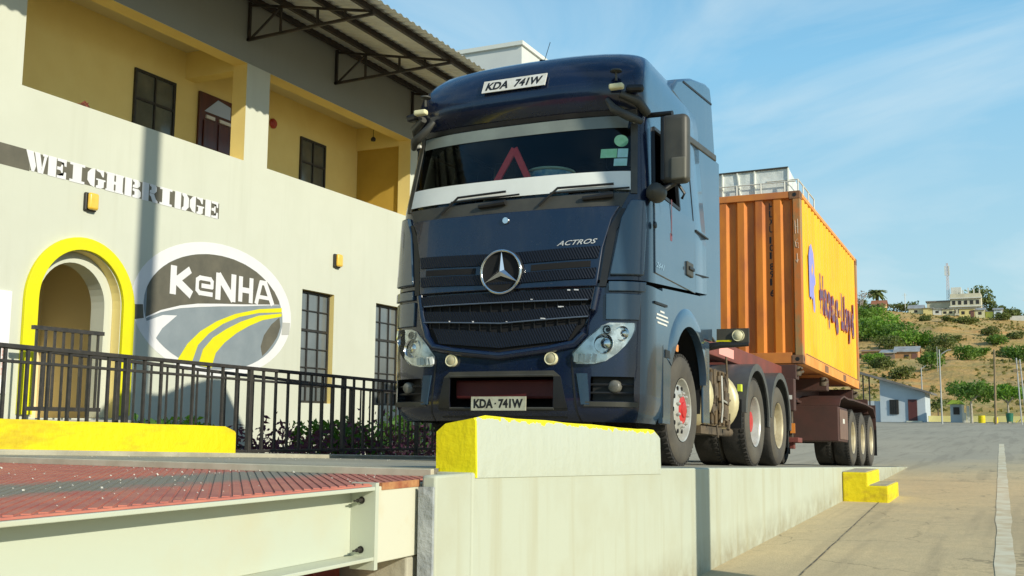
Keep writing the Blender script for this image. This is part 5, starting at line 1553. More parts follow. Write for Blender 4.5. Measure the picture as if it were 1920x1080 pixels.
for s in (-1, 1):
    q = MB(); q.box(*sorted((s * 1.02, s * 1.14)), 7.26, 7.40, .78, 1.24); pl_ = q.build('landing_leg', M['maroon'], TL_, bevel=0.01)
    q = MB(); q.box(*sorted((s * 1.05, s * 1.10)), 7.28, 7.36, .36, .8); q.build('leg_tube', M['dirtym'], pl_)
    q = MB(); q.box(*sorted((s * 1.0, s * 1.2)), 7.2, 7.5, .33, .40); q.box(*sorted((s * 1.05, s * 1.12)), 7.3, 7.4, .24, .33); q.build('foot', M['maroon_red'], pl_, bevel=0.01)
    q = MB(); q.box(*sorted((s * 1.08, s * 1.145)), 7.245, 7.262, .46, .60); q.build('marker_lamp', M['orange'], pl_)
    q = MB(); q.box(*sorted((s * 1.06, s * 1.11)), 7.25, 7.259, .94, 1.0); q.build('printed_label', M['plate'], pl_)
    # toolbox with rounded guard over it
    q = MB(); q.box(*sorted((s * .42, s * 1.2)), 10.9, 11.95, .42, 1.02); tb = q.build('toolbox', M['maroon'], TL_, bevel=0.015)
    q = MB(); q.box(*sorted((s * 1.2, s * 1.215)), 11.0, 11.9, .46, .98); q.build('toolbox_door', mat('sunlit_maroon', (0.20, 0.12, 0.09), (0.15, 0.09, 0.07), 5, 0.5), tb, bevel=0.01)  # side panel in maroon lightened for the sun falling on it
    q = MB(); q.box(*sorted((s * 1.215, s * 1.218)), 11.3, 11.5, .74, .82); q.build('printed_label', M['plate'], tb)
    pr_f, pr_b = [], []
    pth = [(10.92, 1.05), (11.1, 1.17), (11.5, 1.24), (12.0, 1.22)] + [(12.6 + .0 * k, 1.24) for k in range(1)] + [(14.4, 1.25), (15.6, 1.22), (15.95, 1.05), (16.0, .80)]
    q = MB()
    for (y, z) in pth:
        pr_f.append([(s * .5, y, z), (s * 1.22, y, z)]); pr_b.append([(s * .5, y, z - .03), (s * 1.22, y, z - .03)])
    q.slab(pr_f, pr_b); q.build('mudguard', M['maroon'], TL_, smooth=40)
    q = MB(); q.box(*sorted((s * .62, s * 1.22)), 16.02, 16.04, .22, .85); q.build('mud_flap', M['blackp'], TL_)
    q = MB(); q.box(*sorted((s * .75, s * 1.2)), 16.1, 16.16, .72, 1.3); tl_ = q.build('lamp_board', M['maroon'], TL_)
q = MB()
for y in (12.6, 13.9, 15.2): q.tube([(-1, y, .52), (1, y, .52)], .075, 10); q.box(-.5, -.4, y - .5, y + .3, .55, .95); q.box(.4, .5, y - .5, y + .3, .55, .95)
q.tube([(-1.15, 16.25, .62), (1.15, 16.25, .62)], .05, 8)
q.build('axle', M['dirtym'], TL_)
for y in (12.60, 13.90, 15.20):
    for s in (1, -1): wheel(TL_, 0, y, .52, 'trailer', s, dual=True)

# ---------------------------------------------------------------- container
CO = vehicle('shipping_container', 'orange twenty foot shipping container on the trailer', 'container', (0, 10.6, 1.49))
CY0, CY1, CZ0, CZ1, CX = 7.57, 13.63, 1.486, 4.076, 1.22
m, t, b = nodes('container_side_paint'); M['c_side'] = m
setc(b, (0.8, 0.4, 0.02), 0.5)
f, _ = noise_fac(t, 0.9, 0.35, 0.65, (1, 1, 0.25))
c = mixc(t, f, (0.82, 0.34, 0.010), (0.84, 0.46, 0.01))
g, _ = noise_fac(t, 2.2, 0.6, 0.75, (1, 1.2, 0.15))
c = mixc(t, math_(t, 'MULTIPLY', g, 0.7), c, (0.62, 0.24, 0.05))
r1_, _ = noise_fac(t, 7, 0.64, 0.70, (1, 1, .5), detail=10, rough=.8)
c = mixc(t, math_(t, 'MULTIPLY', r1_, .85), c, (0.20, 0.07, 0.02))
r2_, _ = noise_fac(t, 1.1, 0.5, 0.62, (1, .8, .6), detail=3)
c = mixc(t, math_(t, 'MULTIPLY', r2_, .35), c, (0.86, 0.52, 0.05))
bump(t, b, 1.6, .5, .03)
t.links.new(c, b.inputs['Base Color'])
M['c_end'] = mat('container_end_paint', (0.62, 0.20, 0.02), (0.36, 0.10, 0.03), 2.6, 0.5, stretch=(1, 1, .35), lo=.45, hi=.72)
M['c_post'] = mat('container_post_paint', (0.52, 0.16, 0.03), (0.30, 0.19, 0.08), 2.8, 0.6, lo=0.46, hi=0.56, stretch=(1, 1, .6))
M['c_rail'] = mat('container_rail_paint', (0.62, 0.22, 0.04), (0.45, 0.15, 0.05), 3, 0.55)
M['c_siderail'] = mat('container_side_rail_paint', (0.82, 0.36, 0.08), (0.70, 0.25, 0.04), 3, 0.55)
M['cast'] = mat('corner_casting', (0.25, 0.11, 0.05), (0.16, 0.09, 0.05), 8, 0.7, bmp=.3)
def corr(u0, u1, pitch, depth):
    """trapezoid wave: (u, inset)"""
    out = []; u = u0
    while u < u1 - 1e-6:
        for du, dd in ((0, 0), (.26, 0), (.5, 1), (.76, 1)):
            if u + du * pitch <= u1: out.append((u + du * pitch, dd * depth))
        u += pitch
    out.append((u1, 0))
    return out
q = MB()
pr = [(x, d_) for x, d_ in corr(-1.10, 1.10, .275, .05)]
pr = []
x = -1.10
k = 0
seq = [(.10, 0), (.035, 1), (.105, 1), (.035, 0)]
cur = 0
pr.append((x, 0.0))
while x < 1.09:
    for du, nd in seq:
        x += du; cur = nd
        pr.append((min(x, 1.10), 0.05 * nd))
q.grid([[(x_, CY0 + .02 + d_, CZ0 + .16) for x_, d_ in pr], [(x_, CY0 + .02 + d_, CZ1 - .10) for x_, d_ in pr]])
q.build('front_panel', M['c_end'], CO, normals=False)
q = MB(); q.box(-1.1, 1.1, CY0 + .09, CY0 + .12, CZ0 + .1, CZ1 - .05); q.box(-1.1, 1.1, CY1 - .08, CY1 - .03, CZ0 + .1, CZ1 - .05); q.box(-1.15, 1.15, CY0 + .1, CY1 - .1, CZ1 - .06, CZ1 - .03); q.box(-1.15, 1.15, CY0 + .1, CY1 - .1, CZ0 + .05, CZ0 + .10)
q.build('body', M['c_rail'], CO)
for s in (-1, 1):
    pr = []; y = CY0 + .10; pr.append((y, 0.0))
    while y < CY1 - .11:
        for du, nd in ((.07, 0), (.07, 1), (.07, 1), (.07, 0)):
            y += du; pr.append((min(y, CY1 - .10), .026 * nd))
    q = MB(); q.grid([[(s * (CX - .012 - d_), y_, CZ0 + .16) for y_, d_ in pr], [(s * (CX - .012 - d_), y_, CZ1 - .06) for y_, d_ in pr]])
    q.build('side_panel', M['c_side'], CO, normals=False)
    x0, x1 = sorted((s * CX, s * (CX - .11)))
    q = MB(); q.box(x0, x1, CY0 + .16, CY1 - .16, CZ1 - .06, CZ1); q.build('top_rail', M['c_siderail'], CO, bevel=.005)
    q = MB(); q.box(x0, x1, CY0 + .16, CY1 - .16, CZ0 + .0, CZ0 + .155); br = q.build('bottom_rail', M['c_siderail'], CO, bevel=.005)
    q = MB()
    for y_ in (9.5, 11.45): q.box(*sorted((s * (CX + .0005), s * (CX + .003))), y_, y_ + .34, CZ0 + .02, CZ0 + .13)
    q.box(*sorted((s * (CX + .0005), s * (CX + .002))), CY0 + .25, CY1 - .25, CZ0 + .150, CZ0 + .166)
    q.build('fork_pocket', M['cast'], br)
    for y_ in (CY0, CY1 - .16):
        q = MB(); q.box(x0, x1, y_ + (.001 if y_ == CY0 else 0), y_ + .16, CZ0 + .118, CZ1 - .118); q.build('corner_post', M['c_post'], CO, bevel=.008)
        for z_ in (CZ0, CZ1 - .118):
            q = MB(); q.box(*sorted((s * (CX + .004), s * (CX - .162))), y_ - .004, y_ + .164, z_ - .002, z_ + .12); ca = q.build('corner_casting', M['cast'], CO, bevel=.008)
            q = MB(); q.lathe([(0, y_ - .0055), (.032, y_ - .0055)], (s * (CX - .08), 0, z_ + .06), 'y', 14); q.lathe([(0, s * (CX + .0055)), (.03, s * (CX + .0055))], (0, y_ + .08, z_ + .06), 'x', 14); q.build('casting_hole', M['ink'], ca)
for z0, z1, nm in ((CZ0, CZ0 + .16, 'bottom_end_rail'), (CZ1 - .10, CZ1, 'top_end_rail')):
    q = MB(); q.box(-1.06, 1.06, CY0 + .003, CY0 + .09, z0, z1); q.build(nm, M['c_rail'], CO, bevel=.005)
q = MB()
zt = 3.93
for grp in ('HLXU', '101', '891', '6'):
    for ch in grp:
        text_into(q, ch, .065 if ch not in '1' else .03, .105, (lambda zz: (lambda u, v, d: (.745 + u, CY0 + .0665, zz + v)))(zt - .105), bold=.02)
        zt -= .118
    zt -= .05
q.build('container_number', M['ink'], CO)
# graffiti chalk on the post
q = MB()
for pts in ([(1.14, 3.62), (1.145, 3.42)], [(1.18, 3.64), (1.18, 3.42)], [(1.14, 3.52), (1.18, 3.53)], [(1.18, 3.34), (1.14, 3.30), (1.15, 3.22), (1.185, 3.2), (1.18, 3.28), (1.15, 3.28)], [(1.165, 3.12), (1.165, 2.98)], [(1.145, 3.02), (1.165, 2.98), (1.185, 3.03)]):
    q.tube([(x_, CY0 - .001, z_) for x_, z_ in pts], .004, 4)
q.build('chalk_mark', mat('chalk', (0.62, 0.50, 0.40)), CO)
# big lettering and the emblem on the side, worn in places
lets = [('H', .34), ('a', .30), ('p', .30), ('a', .30), ('g', .30), ('-', .16), ('L', .26), ('l', .09), ('o', .30), ('y', .30), ('d', .30)]
for nm_, mm_, bold_, xo_ in (('lettering_outline', mat('red_lettering_edge', (0.42, 0.05, 0.05), (0.72, 0.32, 0.04), 6, .6, lo=.52, hi=.64), .06, .0022), ('side_lettering', mat('worn_navy_lettering', (0.12, 0.07, 0.14), (0.70, 0.34, 0.03), 6, 0.6, lo=0.57, hi=0.66), .035, .0035)):
    q = MB(); lx = 9.15
    for ch, wd in lets:
        h_ = {'H': .62, 'a': .44, 'p': .60, 'g': .60, '-': .09, 'L': .62, 'l': .62, 'o': .44, 'y': .60, 'd': .62}[ch]
        dz = {'p': -.16, 'g': -.16, 'y': -.16, '-': .2}.get(ch, 0)
        g_ = .02 if bold_ > .05 else 0
        text_into(q, ch, wd + 2 * g_, h_ + 2 * g_, (lambda l0, d0: (lambda u, v, d: (CX + xo_, l0 + u - g_, 2.44 + d0 + v - g_)))(lx, dz), bold=bold_)
        lx += wd + .09
    q.build(nm_, mm_, CO)
q = MB()
q.prism([(8.22, 2.55), (8.20, 3.2), (8.3, 3.36), (8.42, 3.42), (8.62, 3.30), (8.68, 3.1), (8.66, 2.98), (8.74, 2.92), (8.76, 2.84), (8.64, 2.78), (8.60, 2.7), (8.70, 2.46), (8.66, 2.36), (8.56, 2.38), (8.50, 2.58), (8.40, 2.54), (8.34, 2.58)], 'x', CX + .0005, CX + .003)
q.prism([(8.42, 3.0), (8.50, 3.12), (8.54, 3.02), (8.46, 2.92)], 'x', CX + .0032, CX + .0045, 1)
q.build('side_emblem', [mat('faded_violet_blue', (0.24, 0.26, 0.70), (0.30, 0.30, 0.62), 7, 0.6), M['c_side']], CO)

# galvanised tank and rail on the container roof
TK = vehicle('roof_tank', 'galvanised sheet metal tank with guard rail on top of the container', 'tank', (0, 7.9, 4.08))
q = MB()
tx0, tx1, ty0, ty1, tz0, tz1 = -1.12, 1.03, 7.72, 8.45, 4.078, 4.47
galv = mat('galvanised_sheet', (0.80, 0.82, 0.78), (0.62, 0.66, 0.64), 5, 0.45, metal=0.1, bmp=.4, bscale=5, bdist=.05)
q.add([(tx0, ty0, tz0), (tx1, ty0, tz0), (tx1, ty0, tz1 + .01), (tx0, ty0, tz1 - .02), (tx0, ty1, tz0), (tx1, ty1, tz0), (tx1, ty1, tz1 - .08), (tx0, ty1, tz1 - .08)], [(0, 1, 2, 3), (4, 5, 6, 7), (0, 1, 5, 4), (1, 2, 6, 5), (2, 3, 7, 6), (3, 0, 4, 7)])
q.build('shell', galv, TK)
for x_ in (-.9, -.45, 0.02, .30, .52, 1.03):
    q = MB(); q.beam((x_, ty0 - .01, tz0), (x_ - (.05 if x_ == .30 else 0), ty0 - .01, tz1 + .01), .03, .02); q.build('rib', mat('pale_galvanised', (0.85, 0.85, 0.76)), TK)
q = MB(); q.beam((tx0, ty0 - .01, tz1 - .01), (tx1, ty0 - .01, tz1 + .015), .04, .02); q.build('lid_edge', M['greyp'], TK)
q = MB()
zt = 4.078 + .21
q.tube([(-1.15, 7.66, zt - .04), (1.15, 7.66, zt - .04)], .010, 6)
for x_ in (-.7, -.2, .25, .62, .98): q.tube([(x_, 7.66, 4.078), (x_, 7.66, zt - .04)], .013, 6)
q.tube([(1.17, 7.72, zt), (1.17, 9.1, zt)], .012, 6); q.tube([(1.17, 7.72, zt), (.7, 7.72, zt)], .010, 6)
for y_ in (7.72, 8.15, 8.6, 9.1): q.tube([(1.17, y_, 4.078), (1.17, y_, zt)], .012, 6)
q.build('guard_rail', mat('pale_rail', (0.6, 0.6, 0.55)), TK)
# ---------------------------------------------------------------- hill
def H0(x, y):
    c = 29.0 - 0.105 * max(-60, min(60, x + 4))
    if y < 112: return .87
    if y < 200: return .87 + (12 * c / 29 - .87) * (y - 112) / 88
    if y < 300: return 12 * c / 29 + (c - 12 * c / 29) * (y - 200) / 100
    return c - max(0, y - 330) * 0.12
def HH(x, y):
    h = H0(x, y)
    k = min(1, max(0, (y - 112) / 30))
    edge = 1.0 if y < 280 else max(.15, (305 - y) / 25)
    return h + k * edge * (1.5 * noise.noise(Vector((x * .04, y * .03, 0))) + .7 * noise.noise(Vector((x * .13, y * .10, 3))) + .25 * noise.noise(Vector((x * .4, y * .35, 7))))
q = MB()
xs = [-160 + i * 2.0 for i in range(60)] + [-40 + i * 1.0 for i in range(75)] + [35 + i * 4 for i in range(40)]
ys = [104, 108] + [112 + i * 1.6 for i in range(125)] + [315, 340, 380, 450]
q.grid([[(x, y, HH(x, y) if y > 109 else .6) for x in xs] for y in ys])
m, t, b = nodes('hill_soil')
setc(b, (.4, .25, .1), 0.95, spec=0.1)
f, _ = noise_fac(t, .12, 0.35, 0.65, (1, 1, 2.5), detail=8)
c = mixc(t, f, (0.54, 0.32, 0.11), (0.48, 0.35, 0.16))
g, _ = noise_fac(t, .5, 0.5, 0.68, (1, 1, 2.5), detail=9, rough=.75)
c = mixc(t, math_(t, 'MULTIPLY', g, .75), c, (0.23, 0.19, 0.07))
e, _ = noise_fac(t, .07, 0.56, 0.66, (1, 1, 4), detail=7)
c = mixc(t, math_(t, 'MULTIPLY', e, .8), c, (0.60, 0.30, 0.10))
gg, _ = noise_fac(t, .05, 0.50, 0.62, (1, 1, 3), detail=9, rough=.7)
c = mixc(t, math_(t, 'MULTIPLY', gg, .6), c, (0.24, 0.25, 0.07))
t.links.new(c, b.inputs['Base Color'])
bump(t, b, 1.2, 0.8, 0.4)
tag(q.build('hill', m, smooth=80, normals=False), kind='structure')

rng = random.Random(21)
bushm = [leaf_mat('bush_leaf', (0.07, 0.14, 0.025), (0.15, 0.24, 0.04), .25), leaf_mat('olive_bush_leaf', (0.08, 0.11, 0.03), (0.16, 0.18, 0.055), .3), leaf_mat('fresh_bush_leaf', (0.11, 0.22, 0.03), (0.21, 0.34, 0.05), .25)]
barkm = mat('bark', (0.16, 0.12, 0.08), (0.10, 0.075, 0.05), 5, .9)
def bush(x, y, wd, h, mi, label, n=900, kind='hill_bush', group='bushes on the hillside'):
    z = HH(x, y) - .2
    o = thing(kind, label, 'bush', (x, y, z), group)
    q = MB()
    for i in range(4):
        a = rng.uniform(0, 6.28); q.tube([(x, y, z), (x + wd * .2 * math.cos(a), y + wd * .2 * math.sin(a), z + h * .7)], [.08, .03], 5)
    q.build('stem', barkm, o)
    wd *= 1.3
    bl = [((x, y, z + h * .45), (wd * .42, wd * .4, h * .42))]
    for i in range(5):
        bl.append(((x + rng.uniform(-.38, .38) * wd, y + rng.uniform(-.3, .3) * wd, z + h * rng.uniform(.35, .75)), (wd * rng.uniform(.14, .24), wd * .2, h * rng.uniform(.16, .27))))
    q = MB(); foliage(q, bl, n, .022 * wd + .09, rng); q.build('foliage', bushm[mi], o, normals=False)
bushes = [
 (-28.5, 217, 8, 5, 0, 'lowest big bush of the thicket, half hidden by the container end'),
 (-21.8, 233, 8, 5, 2, 'bright leafy bush between the two rows of the thicket'),
 (-28.0, 250, 7, 4, 0, 'dark green bush in the upper left of the thicket'),
 (-18.5, 212, 5, 3.5, 1, 'olive bush at the foot of the thicket over the brown shed'),
 (-26, 226, 9, 5.5, 0, 'big green bush on the hill next to the container corner'),
 (-24.5, 241, 8, 5, 2, 'bright green bush in the top of the big thicket'),
 (-19.5, 225, 8, 5, 0, 'round green bush in the middle of the hillside thicket'),
 (-16.5, 219, 6, 4, 2, 'light green bush above the tin roofed brick house'),
 (-14.2, 222, 6, 4, 0, 'green bush at the right end of the thicket above the brick house'),
 (-12.4, 221, 4.5, 3, 2, 'small fresh green bush beyond the thicket, above the brick house'),
 (-26.5, 264, 7, 5, 2, 'green bush high on the hill just below the red roofed hut'),
 (-30, 278, 7, 4, 1, 'olive bush just under the crest below the palm'),
 (-30.0, 256, 9, 6, 0, 'tall green bush at the upper edge of the thicket by the container'),
 (-9.2, 217, 5.2, 4.4, 1, 'round olive tree like bush alone right of the thicket'),
 (-9.8, 203, 3.4, 2.6, 1, 'small grey green bush below the lone round bush'),
 (-8.6, 176, 3.8, 3.4, 0, 'green bush right of the tin roofed brick house'),
 (-4.1, 195, 4.6, 3.4, 0, 'green bush on the open slope behind the two lamp poles'),
 (-16.3, 269, 2.6, 2.0, 1, 'small dark bush on bare soil below the yellow cottages'),
 (-7.8, 233, 2.4, 1.8, 1, 'tiny bush in the middle of the bare slope'),
 (-7.1, 269, 5.2, 2.4, 1, 'low dark bush under the tall cream building'),
 (-1.1, 246, 3.6, 2.6, 1, 'olive bush on the upper slope right of the wooden pole'),
 (0.3, 231, 4.0, 2.6, 0, 'green bush below the olive one on the upper slope'),
 (3.1, 209, 6.0, 3.0, 1, 'wide dark bush at mid slope near the picture edge'),
 (5.4, 193, 6.0, 3.4, 0, 'green bush low on the slope near the picture edge'),
 (-2.6, 204, 3.0, 2.0, 0, 'small green bush right of the taller lamp pole'),
 (-12.4, 166, 3.4, 2.4, 1, 'scrubby bush on the slope just above the blue grey house roof'),
 (-16.8, 178, 3.6, 2.4, 1, 'scrubby bush by the trailer end above the house roof'),
 (-19.4, 190, 3.4, 2.4, 2, 'pale green bush below the rusty roofed hut'),
 (-11, 267, 2.4, 1.6, 1, 'small bush on the track under the cream building'),
 (0.6, 294, 4.2, 2.6, 1, 'dark bush at the crest by the white blue hut'),
 (3.6, 238, 3.0, 2.0, 1, 'small olive bush on the upper slope by the picture edge'),
]
for a in bushes: bush(*a)
for i in range(16):      # the slope goes on beyond the picture's edge
    x_, y_ = 14 + (i * 37 % 70), 150 + (i * 53 % 135)
    bush(x_, y_, 3 + (i % 4), 2 + (i % 3) * .6, i % 3, 'bush on the slope beyond the right edge of the view', 300)
q = MB()
for i in range(9000):
    y = rng.uniform(118, 300); x = rng.uniform(-36, 16) if i % 4 else rng.uniform(16, 90)
    if noise.noise(Vector((x * .09, y * .06, 9))) < rng.uniform(-.25, .5): continue
    p = Vector((x, y, HH(x, y) + .1)); s = rng.uniform(.15, .6)
    for _ in range(3):
        a = Vector((rng.gauss(0, 1), rng.gauss(0, 1), abs(rng.gauss(0, 1)))).normalized(); b_ = a.cross(Vector((0, 1, .2))).normalized()
        q.add([p - b_ * s * .5, p + a * s * .6 - b_ * s * .1, p + a * s, p + b_ * s * .5], [(0, 1, 2, 3)])
tag(q.build('scrub', leaf_mat('dry_scrub', (0.14, 0.15, 0.04), (0.26, 0.22, 0.08), .2), normals=False), 'dry low scrub scattered over the hillside', 'scrub', kind='stuff')

# ---------------------------------------------------------------- hilltop
cream = mat('cream_house_wall', (0.72, 0.66, 0.40), (0.62, 0.56, 0.36), .6, .85)
yel = mat('yellow_house_wall', (0.74, 0.62, 0.25), (0.66, 0.54, 0.24), .6, .85)
wht = mat('whitewash', (0.70, 0.69, 0.62), (0.6, 0.58, 0.5), .7, .85)
tin = mat('tin_roof', (0.42, 0.43, 0.42), (0.30, 0.27, 0.24), .8, .5, metal=.2)
redr = mat('red_roof', (0.38, 0.15, 0.08), (0.28, 0.12, 0.07), .9, .8)
brk = mat('orange_brick_wall', (0.46, 0.25, 0.11), (0.38, 0.20, 0.09), 1.2, .9)
darkw = mat('dark_opening', (0.03, 0.025, 0.02))
def hut(x0, x1, y, z, h, rh, wm_, rm, label, nwin=1, dp=5.0, mono=False, group='small houses on the hilltop', door=None, nm='hill_house'):
    o = thing(nm, label, 'house', ((x0 + x1) / 2, y, z), group)
    q = MB(); q.box(x0, x1, y, y + dp, z - 2.5, z + h); 
    if not mono: q.prism([(y + .0, z + h), (y + dp, z + h), (y + dp / 2, z + h + rh)], 'x', x0, x1)
    q.build('wall', wm_, o)
    q = MB()
    ov = .3
    if mono: q.add([(x0 - ov, y - ov, z + h + .02), (x1 + ov, y - ov, z + h + .02), (x1 + ov, y + dp + ov, z + h + rh), (x0 - ov, y + dp + ov, z + h + rh), (x0 - ov, y - ov, z + h + .14), (x1 + ov, y - ov, z + h + .14), (x1 + ov, y + dp + ov, z + h + rh + .12), (x0 - ov, y + dp + ov, z + h + rh + .12)], [(0, 1, 2, 3), (4, 5, 6, 7), (0, 1, 5, 4), (1, 2, 6, 5), (2, 3, 7, 6), (3, 0, 4, 7)])
    else:
        q.prism([(y - ov, z + h - .12), (y + dp / 2, z + h + rh), (y + dp + ov, z + h - .12), (y + dp + ov, z + h + .02), (y + dp / 2, z + h + rh + .16), (y - ov, z + h + .02)], 'x', x0 - ov, x1 + ov)
    q.build('roof', rm, o)
    for i in range(nwin):
        xc = x0 + (x1 - x0) * (i + .5) / nwin
        q = MB(); q.box(xc - .4, xc + .4, y - .04, y + .02, z + h * .35, z + h * .72); q.build('window', darkw, o)
    if door is not None:
        q = MB(); q.box(door - .45, door + .45, y - .05, y + .02, z - .1, z + h * .8); q.build('door', mat('house_door', (0.18, 0.08, 0.06)) if 'house_door' not in bpy.data.materials else bpy.data.materials['house_door'], o)
    return o
zt_ = lambda x, y: HH(x, y)
hut(-32.2, -28.6, 300, 31.2, 2.2, 1.3, mat('orange_house_wall', (0.66, 0.42, 0.22)), redr, 'orange house with red tiled roof below the palm', 1)
hut(-22.6, -18.9, 300, 30.2, 1.8, 1.0, cream, tin, 'cream cottage with a tin gable roof, first of the hilltop row', 1)
hut(-18.8, -16.5, 299, 29.9, 1.9, .2, yel, tin, 'plain yellow wall house between the gabled cottage and the white hut', 0, mono=True)
hut(-16.4, -14.2, 299, 29.8, 1.7, .2, wht, tin, 'white hut left of the tall building', 1, mono=True)
hut(-14.1, -11.2, 299, 29.5, 1.8, .2, cream, tin, 'long cream hut directly in front of the tall building', 2, mono=True)
hut(-9.8, -6.0, 298, 28.9, 2.3, .5, yel, tin, 'yellow house with dark door under the right side of the tall building', 2, door=-5.0 - 1.6, mono=True)
hut(-5.9, -3.6, 298, 28.8, 2.0, .6, cream, tin, 'small cream house with gable at the right foot of the tall building', 1)
hut(-3.5, -1.6, 299, 28.6, 1.7, .2, mat('lime_yellow_wall', (0.72, 0.72, 0.15)), tin, 'lime yellow hut near the end of the hilltop row', 0, mono=True)
hut(-1.4, .6, 298, 28.3, 2.4, .5, mat('pale_blue_white_wall', (0.66, 0.72, 0.74)), tin, 'white and pale blue hut at the end of the hilltop row', 1)
# long low retaining wall on the crest
q = MB(); q.box(2.4, 30, 296, 296.6, 26, 28.7); tag(q.build('wall', wht, org=(10, 296, 27)), 'low pale wall along the crest at the right', 'wall')
# tall building under construction
o = thing('tall_building', 'tall cream three storey building with unfinished columns on its roof', 'building', (-12, 310, 29))
bx0, bx1, by = -12.4, -4.6, 308
q = MB(); q.box(bx0, bx1, by, by + 9, 27, 36.4); q.box(-18.6, bx0, by + 2, by + 9, 27, 34.6); q.build('wall', mat('stained_cream_wall', (0.62, 0.56, 0.40), (0.42, 0.38, 0.28), .35, .9, lo=.45, hi=.7), o)
for z in (30.4, 32.7, 35.0):
    q = MB(); q.box(bx0 - .25, bx1 + .25, by - .5, by, z, z + .28); q.build('balcony_slab', wht, o)
for k in range(5):
    for z in (31.1, 33.4):
        xc = bx0 + .9 + k * 1.5
        q = MB(); q.box(xc - .4, xc + .4, by - .05, by + .05, z, z + 1.1); q.build('window', darkw, o)
for k in range(4):
    q = MB(); q.box(-18.2 + k * 1.4, -17.5 + k * 1.4, by + 1.95, by + 2.05, 31.6, 32.8); q.build('window', darkw, o)
q = MB(); q.box(-18.9, bx0 - .01, by + 1.6, by + 9.2, 34.6, 34.9); q.build('roof_slab', mat('weathered_roof', (0.22, 0.20, 0.17)), o)
for k in range(6):
    q = MB(); xc = bx0 + .3 + k * 1.4; q.box(xc, xc + .35, by + .2, by + .6, 36.4, 38.0 - .3 * (k % 3)); q.build('column', wht, o)
q = MB(); q.box(-12.2, -9.6, by + 1.5, by + 4, 36.4, 38.4); q.build('stair_head', wht, o)
o = thing('radio_mast', 'thin reddish radio mast standing on the tall building', 'mast', (-13, 311, 38))
q = MB()
for dx, dy in ((-.4, 0), (.4, 0), (0, .6)): q.tube([(-13 + dx, 311 + dy, 34.5), (-13 + dx * .5, 311 + dy * .5, 45.5)], .05, 4)
for k in range(12):
    z = 35.4 + k * .85; q.beam((-13.4 + k * .016, 311, z), (-12.6 - k * .016, 311, z + .8), .05); q.beam((-12.6 - k * .016, 311, z), (-13.4 + k * .016, 311, z + .8), .05)
q.build('lattice', mat('mast_paint', (0.55, 0.36, 0.30)), o)
q = MB()
for z in (42.0, 43.4): q.box(-13.7, -13.4, 310.8, 311.1, z, z + 1.3); q.box(-12.7, -12.4, 310.8, 311.1, z, z + 1.3)
q.build('antenna', wht, o)

def tree(x, y, z, trunk_h, cw, ch, mi, label, n=900, leaf=.2, group=None, nm='tree', tr=.16, cz=None, mt=None, lean=0.0):
    o = thing(nm, label, 'tree', (x, y, z), group)
    q = MB()
    top_ = Vector((x + lean, y, z + trunk_h))
    q.tube([(x, y, z - .3), (x + lean * .4, y, z + trunk_h * .5), top_], [tr, tr * .8, tr * .6], 8)
    bl = []
    nl = 7
    for i in range(nl):
        a = i * 2 * math.pi / nl + rng.uniform(-.3, .3)
        e = top_ + Vector((math.cos(a) * cw * .33, math.sin(a) * cw * .33, ch * rng.uniform(.2, .6)))
        q.tube([top_, (top_ + e) / 2 + Vector((0, 0, .1)), e], [tr * .5, tr * .3, tr * .12], 5)
        bl.append((tuple(e), (cw * rng.uniform(.17, .27), cw * .2, ch * rng.uniform(.17, .3))))
    for i in range(4):
        bl.append(((top_.x + rng.uniform(-.25, .25) * cw, top_.y + rng.uniform(-.2, .2) * cw, top_.z + ch * rng.uniform(.4, .75)), (cw * rng.uniform(.14, .22), cw * .18, ch * rng.uniform(.15, .26))))
    q.build('trunk', mt or barkm, o, smooth=50)
    q = MB(); foliage(q, bl, n, leaf, rng); q.build('crown', bushm[mi], o, normals=False)
    return o
# hilltop trees
dkt = 'dark trees along the hilltop'
tree(-25.5, 306, 30, 1.5, 6.5, 3.4, 1, 'low dark tree right of the palm on the crest', 500, .32, dkt)
tree(-21.8, 309, 30, 1.6, 5.4, 3.6, 1, 'dark round tree behind the first gabled cottage', 420, .32, dkt)
tree(-36, 300, 31, 1.5, 7, 3.2, 1, 'dark tree on the crest behind the container corner', 450, .32, dkt)
tree(-5.6, 320, 29, 3, 9, 8.6, 1, 'tall dark tree rising behind the right of the tall building', 1100, .42, dkt, tr=.4)
tree(-1.6, 322, 29, 2, 5.5, 5, 1, 'dark tree right of the tall building, lower than its neighbour', 500, .36, dkt)
tree(1.6, 315, 27.6, 1.4, 5.5, 4.6, 1, 'dark tree left in the group at the crest edge', 600, .36, dkt)
tree(5.2, 318, 27.4, 1.4, 6.5, 4.4, 1, 'wide dark tree in the middle of the group at the crest edge', 600, .36, dkt)
tree(9.6, 315, 27, 1.4, 6, 4.2, 1, 'dark tree at the far right of the crest', 500, .36, dkt)
